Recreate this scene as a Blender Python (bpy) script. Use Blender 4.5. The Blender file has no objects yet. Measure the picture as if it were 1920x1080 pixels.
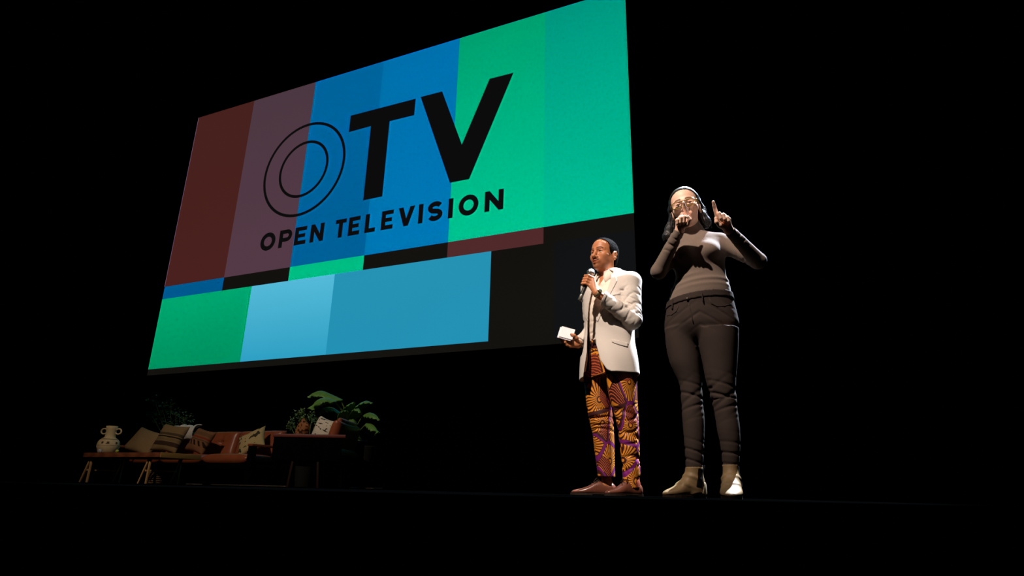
import bpy, bmesh, math, random
import numpy as np
from mathutils import Vector, Matrix

random.seed(7)
R = math.radians
SC = bpy.context.scene
COL = SC.collection

# ------------------------------------------------------------------ camera
CAM_YAW, CAM_PITCH, CAM_ROLL, CAM_F, CAM_H = -0.435513, 0.312309, 0.0238663, 1183.898, 0.008
_cy, _sy = math.cos(CAM_YAW), math.sin(CAM_YAW)
FW = np.array([_sy*math.cos(CAM_PITCH), _cy*math.cos(CAM_PITCH), math.sin(CAM_PITCH)])
_r0 = np.array([_cy, -_sy, 0.0]); _u0 = np.cross(_r0, FW)
RT = _r0*math.cos(CAM_ROLL) + _u0*math.sin(CAM_ROLL)
UP = -_r0*math.sin(CAM_ROLL) + _u0*math.cos(CAM_ROLL)
CAM = np.array([0.0, 0.0, CAM_H])
cd = bpy.data.cameras.new('camera'); cam = bpy.data.objects.new('camera', cd); COL.objects.link(cam)
cd.sensor_width = 36.0; cd.lens = 36.0*CAM_F/1920.0; cd.clip_start = 0.05; cd.clip_end = 200
m = Matrix.Identity(4)
for i in range(3):
    m[i][0] = RT[i]; m[i][1] = UP[i]; m[i][2] = -FW[i]; m[i][3] = CAM[i]
cam.matrix_world = m
SC.camera = cam

# ------------------------------------------------------------------ world, exposure, stage lamps
SC.view_settings.view_transform = 'Standard'
SC.view_settings.look = 'None'
SC.view_settings.gamma = 1.0
SC.view_settings.exposure = 0.0
SC.view_settings.use_curve_mapping = False
wd = bpy.data.worlds.new('world'); SC.world = wd; wd.use_nodes = True
wd.node_tree.nodes['Background'].inputs[0].default_value = (0, 0, 0, 1)
wd.node_tree.nodes['Background'].inputs[1].default_value = 0.0

def spot(name, loc, target, power, color, cone, blend, radius):
    l = bpy.data.lights.new(name, 'SPOT'); l.energy = power; l.color = color
    l.spot_size = R(cone); l.spot_blend = blend; l.shadow_soft_size = radius
    o = bpy.data.objects.new(name, l); COL.objects.link(o); o.location = loc
    d = Vector(target) - Vector(loc); o.rotation_euler = d.to_track_quat('-Z', 'Y').to_euler()
    return o
spot('warm_front_spotlight', (-2.31, -2.18, 7.77), (-0.85, 3.9, 1.25), 5600, (1.0, 0.86, 0.74), 19, 0.6, 0.05)
spot('cool_top_spotlight', (1.2, 7.1, 7.85), (-0.85, 3.85, 1.2), 27000, (0.72, 0.85, 1.0), 24, 0.3, 0.05)
spot('dim_set_spotlight', (-6.0, -0.4, 6.2), (-7.5, 7.3, 0.8), 1150, (1.0, 0.82, 0.66), 44, 0.6, 0.12)

# ------------------------------------------------------------------ helpers: rays from the picture to real points
def ray(px, py):
    return FW + RT*((px-960.0)/CAM_F) - UP*((py-540.0)/CAM_F)
def at(px, py, Y):                      # the point of the upright plane at depth Y on the stage
    d = ray(px, py); return CAM + d*(Y/d[1])
class Frame:                            # a person's own frame: x to the right, y away, z up
    def __init__(s, px, py, dist):
        d = ray(px, py); h = d[:2]/np.hypot(*d[:2])
        s.o = np.array([h[0]*dist, h[1]*dist, 0.0]); s.y = np.array([h[0], h[1], 0.0]); s.x = np.array([h[1], -h[0], 0.0])
        s.rz = math.atan2(s.x[1], s.x[0])
    def q(s, px, py, dy=0.0):
        d = ray(px, py); t = ((s.o-CAM)@s.y+dy)/(d@s.y); w = CAM+d*t-s.o
        return np.array([w@s.x, dy, w[2]])
    def w(s, p):
        return s.o + s.x*p[0] + s.y*p[1] + np.array([0, 0, p[2]])

# ------------------------------------------------------------------ helpers: materials
def srgb(r, g, b):
    f = lambda c: ((c/255.0+0.055)/1.055)**2.4 if c > 10 else c/255.0/12.92
    return (f(r), f(g), f(b), 1.0)
class NT:
    def __init__(s, name):
        s.m = bpy.data.materials.new(name); s.m.use_nodes = True; s.t = s.m.node_tree
        s.b = s.t.nodes['Principled BSDF']; s.out = s.t.nodes['Material Output']
    def n(s, typ, **kw):
        x = s.t.nodes.new(typ)
        for k, v in kw.items(): setattr(x, k, v)
        return x
    def l(s, a, b): s.t.links.new(a, b)
    def math(s, op, a, b=None, c=None):
        x = s.n('ShaderNodeMath', operation=op)
        for i, v in enumerate((a, b, c)):
            if v is None: continue
            if isinstance(v, (int, float)): x.inputs[i].default_value = v
            else: s.l(v, x.inputs[i])
        return x.outputs[0]
    def mix(s, f, a, b, blend='MIX'):
        x = s.n('ShaderNodeMix', data_type='RGBA', blend_type=blend)
        for i, v in ((0, f), (6, a), (7, b)):
            if isinstance(v, (int, float)): x.inputs[i].default_value = v
            elif isinstance(v, tuple): x.inputs[i].default_value = v
            else: s.l(v, x.inputs[i])
        return x.outputs[2]
    def coord(s, out='Object'):
        return s.n('ShaderNodeTexCoord').outputs[out]
    def noise(s, vec, scale, detail=3.0, rough=0.5):
        x = s.n('ShaderNodeTexNoise'); x.inputs['Scale'].default_value = scale
        x.inputs['Detail'].default_value = detail; x.inputs['Roughness'].default_value = rough
        s.l(vec, x.inputs['Vector']); return x.outputs['Fac']
    def map(s, vec, scale=(1, 1, 1), rot=(0, 0, 0), loc=(0, 0, 0)):
        x = s.n('ShaderNodeMapping'); x.inputs['Scale'].default_value = scale
        x.inputs['Rotation'].default_value = rot; x.inputs['Location'].default_value = loc
        s.l(vec, x.inputs['Vector']); return x.outputs[0]
    def bump(s, h, strength=0.3, dist=0.002):
        x = s.n('ShaderNodeBump'); x.inputs['Strength'].default_value = strength; x.inputs['Distance'].default_value = dist
        s.l(h, x.inputs['Height']); s.l(x.outputs[0], s.b.inputs['Normal'])
    def set(s, color=None, rough=None, spec=None, metal=None, **kw):
        i = s.b.inputs
        if color is not None:
            if isinstance(color, tuple): i['Base Color'].default_value = color
            else: s.l(color, i['Base Color'])
        if rough is not None: i['Roughness'].default_value = rough
        if spec is not None: i['Specular IOR Level'].default_value = spec
        if metal is not None: i['Metallic'].default_value = metal
        for k, v in kw.items(): i[k.replace('_', ' ')].default_value = v
        return s
def plain(name, col, rough=0.6, spec=0.3, metal=0.0, var=0.15, scale=40.0, bump=0.0, bscale=200.0):
    t = NT(name); c = t.coord()
    n = t.noise(c, scale)
    lo = tuple(x*(1-var) for x in col[:3])+(1,); hi = tuple(min(1, x*(1+var)) for x in col[:3])+(1,)
    t.set(t.mix(n, lo, hi), rough, spec, metal)
    if bump > 0: t.bump(t.noise(c, bscale, 2), bump, 0.002)
    return t.m
def cloth(name, col, scale=500.0, bump=0.25, rough=0.9, spec=0.1, var=0.12, sheen=0.0):
    t = NT(name); c = t.coord()
    n1 = t.noise(t.map(c, (1, 1, 6)), scale*0.25, 2); n2 = t.noise(t.map(c, (6, 6, 1)), scale*0.25, 2)
    w = t.math('ADD', t.math('MULTIPLY', n1, 0.5), t.math('MULTIPLY', n2, 0.5))
    big = t.noise(c, 9.0, 3)
    f = t.math('ADD', t.math('MULTIPLY', w, 0.75), t.math('MULTIPLY', big, 0.25))
    lo = tuple(x*(1-var*2) for x in col[:3])+(1,); hi = tuple(min(1, x*(1+var*2)) for x in col[:3])+(1,)
    t.set(t.mix(f, lo, hi), rough, spec, 0.0)
    if sheen: t.set(Sheen_Weight=sheen)
    t.bump(w, bump, 0.0015)
    return t.m
def emit(name, col, var=0.06, scale=0.35, extra=None):
    """a field of the projected picture: it gives off its own colour, with the slight cloudiness of a projection"""
    t = NT(name); c = t.coord()
    n = t.noise(c, scale, 1.0); g = t.noise(c, 55.0, 2.0)
    f = t.math('ADD', t.math('MULTIPLY', n, 0.85), t.math('MULTIPLY', g, 0.15))
    lo = tuple(x*(1-var*2) for x in col[:3])+(1,); hi = tuple(x*(1+var*2) for x in col[:3])+(1,)
    t.set((0.004, 0.004, 0.004, 1), 0.9, 0.0)
    cc = t.mix(f, lo, hi)
    t.l(cc, t.b.inputs['Emission Color']); t.b.inputs['Emission Strength'].default_value = 1.0
    return t.m

# ------------------------------------------------------------------ helpers: objects
def tag(o, label=None, cat=None, group=None, kind=None):
    if label: o['label'] = label
    if cat: o['category'] = cat
    if group: o['group'] = group
    if kind: o['kind'] = kind
    return o
def link(name, me, mat=None, parent=None, smooth=True):
    if mat is not None:
        for x in (mat if isinstance(mat, (list, tuple)) else [mat]): me.materials.append(x)
    o = bpy.data.objects.new(name, me); COL.objects.link(o)
    if parent is not None: o.parent = parent
    if smooth and len(me.polygons): me.polygons.foreach_set('use_smooth', np.ones(len(me.polygons), bool))
    return o
def empty(name, loc, rz=0.0):
    o = bpy.data.objects.new(name, None); COL.objects.link(o)
    o.location = tuple(float(v) for v in loc); o.rotation_euler = (0, 0, rz); o.empty_display_size = 0.1
    return o
class MB:
    """collects shapes; build() links them as one mesh object"""
    def __init__(s): s.bm = bmesh.new()
    def box(s, c, size, bevel=0.0, rot=None, seg=2):
        mt = Matrix.Translation(Vector([float(v) for v in c])) @ (rot.to_4x4() if rot is not None else Matrix.Identity(4)) @ Matrix.Diagonal((size[0], size[1], size[2], 1))
        g = bmesh.ops.create_cube(s.bm, size=1.0, matrix=mt)
        if bevel > 0:
            es = list({e for v in g['verts'] for e in v.link_edges})
            bmesh.ops.bevel(s.bm, geom=es, offset=bevel, segments=seg, affect='EDGES', profile=0.6)
        return s
    def tube(s, pts, rad, n=8, cap=True, flat=1.0):
        pts = [Vector([float(v) for v in p]) for p in pts]; N = len(pts)
        rs = rad if isinstance(rad, (list, tuple)) else [rad]*N
        prev = None; rings = []
        for i, p in enumerate(pts):
            t = (pts[min(i+1, N-1)]-pts[max(i-1, 0)]).normalized()
            if prev is None:
                a = Vector((0, 0, 1)) if abs(t.z) < 0.9 else Vector((1, 0, 0))
                u = t.cross(a).normalized()
            else:
                u = (prev - t*prev.dot(t)).normalized()
            prev = u; v = t.cross(u)
            rings.append([s.bm.verts.new(p+(u*math.cos(2*math.pi*k/n)+v*math.sin(2*math.pi*k/n)*flat)*rs[i]) for k in range(n)])
        for a, b in zip(rings[:-1], rings[1:]):
            for k in range(n): s.bm.faces.new((a[k], a[(k+1) % n], b[(k+1) % n], b[k]))
        if cap:
            s.bm.faces.new(rings[0][::-1]); s.bm.faces.new(rings[-1])
        return s
    def bar(s, a, b, w, d, bevel=0.003):
        a = Vector([float(v) for v in a]); b = Vector([float(v) for v in b]); t = b-a
        q = t.to_track_quat('Z', 'Y').to_matrix()
        return s.box((a+b)/2, (w, d, t.length), bevel, q)
    def lathe(s, prof, c=(0, 0, 0), n=28, axis=None):
        c = Vector([float(v) for v in c]); Q = axis.to_4x4() if axis is not None else Matrix.Identity(4)
        rings = []
        for r, z in prof:
            rings.append([s.bm.verts.new(c + (Q @ Vector((r*math.cos(2*math.pi*k/n), r*math.sin(2*math.pi*k/n), z, 1))).to_3d()) for k in range(n)])
        for a, b in zip(rings[:-1], rings[1:]):
            for k in range(n): s.bm.faces.new((a[k], a[(k+1) % n], b[(k+1) % n], b[k]))
        s.bm.faces.new(rings[0][::-1]); s.bm.faces.new(rings[-1])
        return s
    def grid(s, nu, nv, fn, closed=False):
        vs = [[s.bm.verts.new(Vector([float(x) for x in fn(i/(nu-1), j/(nv-1))])) for j in range(nv)] for i in range(nu)]
        for i in range(nu-1):
            for j in range(nv-1): s.bm.faces.new((vs[i][j], vs[i+1][j], vs[i+1][j+1], vs[i][j+1]))
        return s
    def ball(s, c, r, seg=16, scale=(1, 1, 1), rot=None):
        mt = Matrix.Translation(Vector([float(v) for v in c])) @ (rot.to_4x4() if rot is not None else Matrix.Identity(4)) @ Matrix.Diagonal((r*scale[0], r*scale[1], r*scale[2], 1))
        bmesh.ops.create_uvsphere(s.bm, u_segments=seg, v_segments=max(6, seg*2//3), radius=1.0, matrix=mt); return s
    def poly(s, pts, thick):
        """outline in the xz plane, front face at y = 0, extruded to y = +thick"""
        a = [s.bm.verts.new((x, 0, z)) for x, z in pts]; b = [s.bm.verts.new((x, thick, z)) for x, z in pts]
        n = len(pts); s.bm.faces.new(a); s.bm.faces.new(b[::-1])
        for k in range(n): s.bm.faces.new((a[k], b[k], b[(k+1) % n], a[(k+1) % n]))
        return s
    def build(s, name, mat=None, parent=None, smooth=True, recalc=True, autosmooth=None):
        if recalc: bmesh.ops.recalc_face_normals(s.bm, faces=s.bm.faces)
        me = bpy.data.meshes.new(name); s.bm.to_mesh(me); s.bm.free()
        o = link(name, me, mat, parent, smooth)
        if autosmooth and smooth:
            try: me.set_sharp_from_angle(angle=R(autosmooth))
            except Exception: pass
        return o

# ------------------------------------------------------------------ helpers: sculpting with distance fields
f4 = np.float32
def vec(p): return np.array(p, dtype=f4)
def smin(a, b, k):
    if k <= 0: return np.minimum(a, b)
    h = np.maximum(k-np.abs(a-b), 0)/k
    return np.minimum(a, b)-h*h*(k*0.25)
def cap(a, b, ra, rb=None):
    a = vec(a); b = vec(b); rb = ra if rb is None else rb; ba = b-a; bb = float(ba@ba)+1e-12
    def fn(P):
        pa = P-a; h = np.clip((pa@ba)/bb, 0, 1); q = pa-h[:, None]*ba
        return np.sqrt(np.einsum('ij,ij->i', q, q))-(ra+(rb-ra)*h)
    return fn
def ell(c, r, B=None):
    c = vec(c); r = vec(r); B = None if B is None else np.array(B, f4)
    def fn(P):
        q = P-c
        if B is not None: q = q@B.T
        k0 = np.sqrt(((q/r)**2).sum(1)); k1 = np.sqrt(((q/(r*r))**2).sum(1))+1e-9
        return k0*(k0-1)/k1
    return fn
def rbox(c, half, rad, B=None):
    c = vec(c); half = vec(half)-rad; B = None if B is None else np.array(B, f4)
    def fn(P):
        q = P-c
        if B is not None: q = q@B.T
        q = np.abs(q)-half
        return np.sqrt((np.maximum(q, 0)**2).sum(1))+np.minimum(q.max(1), 0)-rad
    return fn
def half(p, n):                         # inside where (P-p).n < 0
    p = vec(p); n = vec(n); n = n/np.linalg.norm(n)
    return lambda P: (P-p)@n
def smooth_curve(t, v, m=160):
    t = np.asarray(t, float); v = np.asarray(v, float)
    T = np.linspace(t[0], t[-1], m)
    d = np.gradient(v, t) if len(t) > 2 else np.full(len(t), (v[-1]-v[0])/(t[-1]-t[0]))
    i = np.clip(np.searchsorted(t, T)-1, 0, len(t)-2); hh = t[i+1]-t[i]; s = (T-t[i])/hh
    return T, (2*s**3-3*s**2+1)*v[i]+(s**3-2*s**2+s)*hh*d[i]+(-2*s**3+3*s**2)*v[i+1]+(s**3-s**2)*hh*d[i+1]
def loft(rows, o=(0, 0, 0), U=(1, 0, 0), V=(0, 1, 0), T=(0, 0, 1), p=2.0, capr=0.0):
    """rows of (t, cu, cv, ru, rv): an elliptical body along T"""
    rows = sorted(rows); t = [r[0] for r in rows]
    Tt, cu = smooth_curve(t, [r[1] for r in rows]); _, cv = smooth_curve(t, [r[2] for r in rows])
    _, ru = smooth_curve(t, [r[3] for r in rows]); _, rv = smooth_curve(t, [r[4] for r in rows])
    o = vec(o); M = np.array([U, V, T], f4); t0, t1 = t[0], t[-1]
    def fn(P):
        q = (P-o)@M.T; z = q[:, 2]
        u = q[:, 0]-np.interp(z, Tt, cu).astype(f4); v = q[:, 1]-np.interp(z, Tt, cv).astype(f4)
        a = np.interp(z, Tt, ru).astype(f4); b = np.interp(z, Tt, rv).astype(f4)
        if p == 2.0:
            k0 = np.sqrt((u/a)**2+(v/b)**2); k1 = np.sqrt((u/(a*a))**2+(v/(b*b))**2)+1e-9
            d = k0*(k0-1)/k1
        else:
            k0 = (np.abs(u/a)**p+np.abs(v/b)**p)**(1.0/p); d = (k0-1)*np.minimum(a, b)
        dz = np.maximum(t0-z, z-t1)
        if capr > 0:
            return smin_max(d, dz, capr)
        return np.maximum(d, dz)
    return fn
def smin_max(a, b, k): return -smin(-a, -b, k)
def poly2(pts, ax=(0, 2)):              # signed distance to an outline in two of the axes (negative inside)
    pts = np.array(pts, f4)
    def fn(P):
        x = P[:, ax[0]]; y = P[:, ax[1]]; n = len(pts)
        d = np.full(len(P), 1e9, f4); s = np.ones(len(P), bool)
        for i in range(n):
            a = pts[i]; b = pts[(i+1) % n]; e = b-a
            wx = x-a[0]; wy = y-a[1]; h = np.clip((wx*e[0]+wy*e[1])/(e@e+1e-12), 0, 1)
            d = np.minimum(d, (wx-h*e[0])**2+(wy-h*e[1])**2)
            c = ((a[1] <= y) & (b[1] > y)) | ((a[1] > y) & (b[1] <= y))
            if abs(e[1]) > 1e-9:
                cr = c & (x < a[0]+(y-a[1])/e[1]*e[0]); s ^= cr
        return np.where(s, 1, -1)*np.sqrt(d)
    return fn
def crease(x): return (0.5+0.5*np.sin(x))**7
def ridge(x): return (0.5+0.5*np.sin(x))**2.5
def folds(a, b, amp, n, twist, rmax, t0=0.0, t1=1.0, ph=0.0, side=None):
    """cloth folds running round a limb from a to b"""
    a = vec(a); b = vec(b); ba = b-a; L2 = float(ba@ba); ax = ba/np.linalg.norm(ba)
    u = np.cross(ax, vec((0, 1, 0.3))); u = u/np.linalg.norm(u); v = np.cross(ax, u)
    sd = None if side is None else vec(side)/np.linalg.norm(side)
    def fn(P):
        pa = P-a; t = (pa@ba)/L2; q = pa-t[:, None]*ba; rr = np.sqrt((q*q).sum(1))+1e-6
        w = np.clip((t-t0)/0.12, 0, 1)*np.clip((t1-t)/0.12, 0, 1)*np.clip((rmax-rr)/(0.3*rmax), 0, 1)
        an = np.arctan2(q@v, q@u)
        if sd is not None: w = w*np.clip(0.45+0.75*(q@sd)/rr, 0, 1)
        wav = 0.8*np.sin(2*an+ph*2.1+t*5)
        g1 = (0.5+0.5*np.sin(2*np.pi*n*t+twist*np.sin(an+ph)+wav+ph*3))**6; g2 = (0.5+0.5*np.sin(2*np.pi*n*1.6*t-twist*1.2*np.sin(an+ph+1)-wav+ph))**8
        m1 = 0.55+0.45*np.sin(an*2+t*7+ph); m2 = 0.55+0.45*np.sin(an*3-t*9+ph*2)
        return (amp*w*(g1*m1+0.8*g2*m2-0.15)).astype(f4)
    return fn
class Sculpt:
    def __init__(s): s.ops = []
    def add(s, fn, k=0.01, mode='u'): s.ops.append((fn, k, mode)); return s
    def many(s, fns, k=0.01):
        for f in fns: s.add(f, k)
        return s
    @staticmethod
    def _step(D, d, k, mode):
        if mode == 'u': return smin(D, d, k)
        if mode == 's': return -smin(-D, d, k)
        if mode == 'i': return -smin(-D, -d, k)
        if mode == 'd': return D+d
    def mesh(s, lo, hi, h, zspec=None, mats=None):
        xs = np.arange(lo[0], hi[0]+h*9, h); ys = np.arange(lo[1], hi[1]+h*9, h)
        if zspec is None: zs = np.arange(lo[2], hi[2]+h*9, h)
        else:
            zs = [lo[2]]
            for ze, hz in zspec:
                while zs[-1] < ze: zs.append(zs[-1]+hz)
            zs = zs+[zs[-1]+hz*(i+1) for i in range(8)]; zs = np.array(zs)
        nb = [(len(a)-1)//8 for a in (xs, ys, zs)]
        XS, YS, ZS = [a[:n*8+1].astype(f4) for a, n in zip((xs, ys, zs), nb)]
        def ce(a): return (a[0:-1:8]+a[8::8])/2, (a[8::8]-a[0:-1:8])/2
        (cx, rx), (cy, ry), (cz, rz) = ce(XS), ce(YS), ce(ZS)
        I = np.stack(np.meshgrid(np.arange(nb[0]), np.arange(nb[1]), np.arange(nb[2]), indexing='ij'), -1).reshape(-1, 3)
        Cc = np.stack([cx[I[:, 0]], cy[I[:, 1]], cz[I[:, 2]]], 1).astype(f4)
        Rr = np.sqrt(rx[I[:, 0]]**2+ry[I[:, 1]]**2+rz[I[:, 2]]**2)
        D = np.full(len(Cc), 1e3, f4); dcs = []
        for fn, k, mode in s.ops:
            if mode == 'shell':
                D = np.maximum(D, -(D+k)); dcs.append(None); continue
            d = fn(Cc); dcs.append(d); D = self_step(D, d, k, mode)
        keep = np.abs(D) < 1.6*Rr+0.004
        I = I[keep]; Rr = Rr[keep]
        loc = np.arange(9)
        px = XS[I[:, 0:1]*8+loc]; py = YS[I[:, 1:2]*8+loc]; pz = ZS[I[:, 2:3]*8+loc]
        n = len(I); V = np.empty((n, 9, 9, 9), f4)
        CH = 1500
        for c0 in range(0, n, CH):
            sl = slice(c0, min(n, c0+CH)); k_ = sl.stop-c0
            P = np.empty((k_, 9, 9, 9, 3), f4)
            P[..., 0] = px[sl][:, :, None, None]; P[..., 1] = py[sl][:, None, :, None]; P[..., 2] = pz[sl][:, None, None, :]
            P = P.reshape(k_, 729, 3); Dk = np.full((k_, 729), 1e3, f4); idx = np.nonzero(keep)[0][sl]
            for (fn, k, mode), dc in zip(s.ops, dcs):
                if mode == 'shell': Dk = np.maximum(Dk, -(Dk+k)); continue
                d0 = dc[idx]; rr = Rr[sl]
                if mode == 'd': rel = np.ones(k_, bool)
                elif mode == 'i': rel = d0 > -3*rr-k
                else: rel = d0 < 3*rr+k+0.012
                if not rel.any(): continue
                if rel.all(): Dk = self_step(Dk, fn(P.reshape(-1, 3)).reshape(k_, 729), k, mode)
                else:
                    q = P[rel]; Dk[rel] = self_step(Dk[rel], fn(q.reshape(-1, 3)).reshape(len(q), 729), k, mode)
            V[sl] = Dk.reshape(k_, 9, 9, 9)
        ins = V < 0
        cnt = np.zeros((n, 8, 8, 8), np.int8)
        for a in (0, 1):
            for b in (0, 1):
                for c in (0, 1): cnt += ins[:, a:a+8, b:b+8, c:c+8]
        bi, ci, cj, ck = np.nonzero((cnt > 0) & (cnt < 8))
        NY = nb[1]*8+2; NZ = nb[2]*8+2
        gid = lambda x, y, z: ((x.astype(np.int64)+1)*NY+(y+1))*NZ+(z+1)
        gx = I[bi, 0]*8+ci; gy = I[bi, 1]*8+cj; gz = I[bi, 2]*8+ck
        ids = gid(gx, gy, gz); order = np.argsort(ids); sid = ids[order]
        acc = np.zeros((len(bi), 3)); num = np.zeros(len(bi))
        X0 = np.stack([XS[gx], YS[gy], ZS[gz]], 1); ST = np.stack([XS[gx+1]-XS[gx], YS[gy+1]-YS[gy], ZS[gz+1]-ZS[gz]], 1)
        for axis in range(3):
            o1, o2 = [(1, 2), (0, 2), (0, 1)][axis]
            for a in (0, 1):
                for b in (0, 1):
                    p0 = [0, 0, 0]; p0[o1] = a; p0[o2] = b; p1 = list(p0); p1[axis] = 1
                    va = V[bi, ci+p0[0], cj+p0[1], ck+p0[2]]; vb = V[bi, ci+p1[0], cj+p1[1], ck+p1[2]]
                    cr = (va < 0) != (vb < 0); t = np.where(cr, va/np.where(cr, va-vb, 1), 0)
                    q = np.array(p0, float)[None, :]+np.zeros((len(bi), 3)); q[:, axis] += t
                    acc += q*cr[:, None]; num += cr
        verts = (X0+ST*(acc/num[:, None]))[order]
        quads = []
        for axis in range(3):
            s0 = [slice(0, 8)]*3; s1 = list(s0); s1[axis] = slice(1, 9)
            A = ins[(slice(None),)+tuple(s0)]; B = ins[(slice(None),)+tuple(s1)]
            e = np.nonzero(A != B); eb, ei, ej, ek = e
            g = [I[eb, 0]*8+ei, I[eb, 1]*8+ej, I[eb, 2]*8+ek]
            o1, o2 = [(1, 2), (2, 0), (0, 1)][axis]; cells = []
            for a, b in ((-1, -1), (0, -1), (0, 0), (-1, 0)):
                gg = list(g); gg[o1] = gg[o1]+a; gg[o2] = gg[o2]+b
                cid = gid(*gg); j = np.clip(np.searchsorted(sid, cid), 0, len(sid)-1)
                cells.append(np.where(sid[j] == cid, j, -1))
            Q = np.stack(cells, 1); Q = np.where(A[e][:, None], Q, Q[:, ::-1]); quads.append(Q[(Q >= 0).all(1)])
        quads = np.concatenate(quads)
        # one light smoothing pass
        nv = len(verts); sm = np.zeros((nv, 3)); dg = np.zeros(nv)
        for a, b in ((0, 1), (1, 2), (2, 3), (3, 0)):
            for p_, q_ in ((a, b), (b, a)):
                for c in range(3): sm[:, c] += np.bincount(quads[:, p_], verts[quads[:, q_], c], nv)
                dg += np.bincount(quads[:, p_], minlength=nv)
        ok = dg > 0; verts[ok] = 0.5*verts[ok]+0.5*(sm[ok]/dg[ok][:, None])
        return verts, quads
def self_step(D, d, k, mode): return Sculpt._step(D, d, k, mode)
def np_mesh(name, verts, quads, mat, parent=None, tint=None, origin=None):
    me = bpy.data.meshes.new(name)
    if origin is not None: verts = verts-np.asarray(origin)
    me.vertices.add(len(verts)); me.vertices.foreach_set('co', verts.astype(f4).ravel())
    me.loops.add(quads.size); me.loops.foreach_set('vertex_index', quads.astype(np.int32).ravel())
    me.polygons.add(len(quads)); me.polygons.foreach_set('loop_start', np.arange(0, quads.size, 4, dtype=np.int32))
    me.update(calc_edges=True); me.validate()
    if tint is not None:
        at_ = me.color_attributes.new('tint', 'FLOAT_COLOR', 'POINT')
        at_.data.foreach_set('color', np.concatenate([tint, np.ones((len(tint), 1))], 1).astype(f4).ravel())
    return link(name, me, mat, parent)

# ================================================================== the setting: a black stage
YS = 9.5                                # depth of the projection screen
black = plain('black_drape', (0.0010, 0.0010, 0.0010, 1), 1.0, 0.0, var=0.3, scale=3)
floor_m = plain('black_stage_floor', (0.0004, 0.0004, 0.0004, 1), 1.0, 0.0, var=0.3, scale=6)
def slab(name, c, s, mat):
    o = MB().box((0, 0, 0), s).build(name, mat, None, False); o.location = c; tag(o, kind='structure'); return o
slab('floor', (-5.5, 6.75, -0.6), (25.0, 11.1, 1.2), floor_m)
slab('ceiling', (-5.5, 6.75, 11.15), (25.0, 11.1, 0.3), black)
slab('wall_left', (-18.15, 6.75, 5.5), (0.3, 11.1, 11.0), black)
slab('wall_right', (7.15, 6.75, 5.5), (0.3, 11.1, 11.0), black)
# the back wall is a black drape hung in soft folds
wb = MB()
wb.grid(260, 3, lambda u, v: (-18+25*u, 11.7+0.09*math.sin(u*2*math.pi*46)+0.03*math.sin(u*2*math.pi*131), 11.0*v))
wb = wb.build('wall_back', black); tag(wb, kind='structure')
sol = wb.modifiers.new('thickness', 'SOLIDIFY'); sol.thickness = 0.05

# ================================================================== the projection screen
def on_screen(px, py):
    w = at(px, py, YS); return (w[0], w[2])
XL = at(309.5, 537, YS)[0]; XR = at(1184.5, 300, YS)[0]
CWID = 0.20344*YS
ZT = 0.9538438*YS+CAM_H; Z1 = 0.4675189*YS+CAM_H; Z2 = 0.4348062*YS+CAM_H; ZB = 0.2594759*YS+CAM_H
ZD = at(640, 676, YS)[2]
scr = empty('projection_screen', (0.5*(XL+XR), YS, ZD))
tag(scr, 'huge hanging projection screen showing colour bars and OTV OPEN TELEVISION lettering', 'screen')
def sl(x, z): return (x-scr.location.x, z-scr.location.z)
def field(name, pts, mat, proud=0.004, thick=0.003, parent=None):
    o = MB().poly([sl(*p) for p in pts], thick).build(name, mat, parent or scr, False)
    o.location = (0, -proud, 0); return o
frame_m = plain('screen_border_black', (0.004, 0.004, 0.004, 1), 0.9, 0.05)
fr = MB(); wA = XR-XL; hA = ZT-ZD
fr.box((0, 0.05, hA/2), (wA-0.02, 0.08, hA-0.02))
fr.build('backing_panel', frame_m, scr, False)
rope_m = plain('hanging_rope_black', (0.006, 0.006, 0.006, 1), 0.9, 0.05)
for sx in (-0.42, 0.0, 0.42):
    MB().tube([(sx*wA, 0.05, hA-0.02), (sx*wA, 0.05, 11.0-ZD)], 0.012, 6).build('hanging_rope', rope_m, scr)
dark = emit('picture_black', srgb(20, 18, 15), 0.15)
field('picture_ground', [(XL, ZD), (XR, ZD), (XR, ZT), (XL, ZT)], dark, 0.001, 0.002)
def grad(name, c0, c1, z0, z1, var=0.05):
    """a picture field whose colour runs from c0 at the foot to c1 at the top of the picture"""
    t = NT(name); c = t.coord(); s = t.n('ShaderNodeSeparateXYZ'); t.l(c, s.inputs[0])
    r = t.n('ShaderNodeMapRange'); t.l(s.outputs[2], r.inputs[0])
    r.inputs[1].default_value = z0-ZD; r.inputs[2].default_value = z1-ZD
    n = t.math('ADD', t.math('MULTIPLY', t.noise(c, 0.4, 1.0), var*2), 1.0-var)
    g = t.math('ADD', t.math('MULTIPLY', t.noise(c, 60.0, 2.0), 0.12), 0.94)
    cc = t.mix(r.outputs[0], c0, c1)
    v = t.n('ShaderNodeVectorMath', operation='SCALE'); t.l(cc, v.inputs[0]); t.l(t.math('MULTIPLY', n, g), v.inputs[3])
    t.set((0.004, 0.004, 0.004, 1), 0.9, 0.0)
    t.l(v.outputs[0], t.b.inputs['Emission Color']); t.b.inputs['Emission Strength'].default_value = 1.0
    return t.m
cx_ = [XL+CWID*i for i in range(6)]+[XR]
bars = [grad('bar_brown', srgb(74, 33, 30), srgb(70, 33, 29), Z1, ZT),
        grad('bar_mauve', srgb(84, 58, 70), srgb(76, 56, 66), Z1, ZT),
        grad('bar_blue_deep', srgb(0, 96, 160), srgb(0, 101, 166), Z1, ZT),
        grad('bar_blue', srgb(0, 120, 188), srgb(0, 112, 180), Z1, ZT),
        grad('bar_green', srgb(0, 196, 150), srgb(0, 160, 114), Z1, ZT),
        grad('bar_teal', srgb(0, 190, 152), srgb(0, 150, 131), Z1, ZT)]
for i in range(6):
    field('color_bar', [(cx_[i], Z1), (cx_[i+1], Z1), (cx_[i+1], ZT), (cx_[i], ZT)], bars[i])
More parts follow.
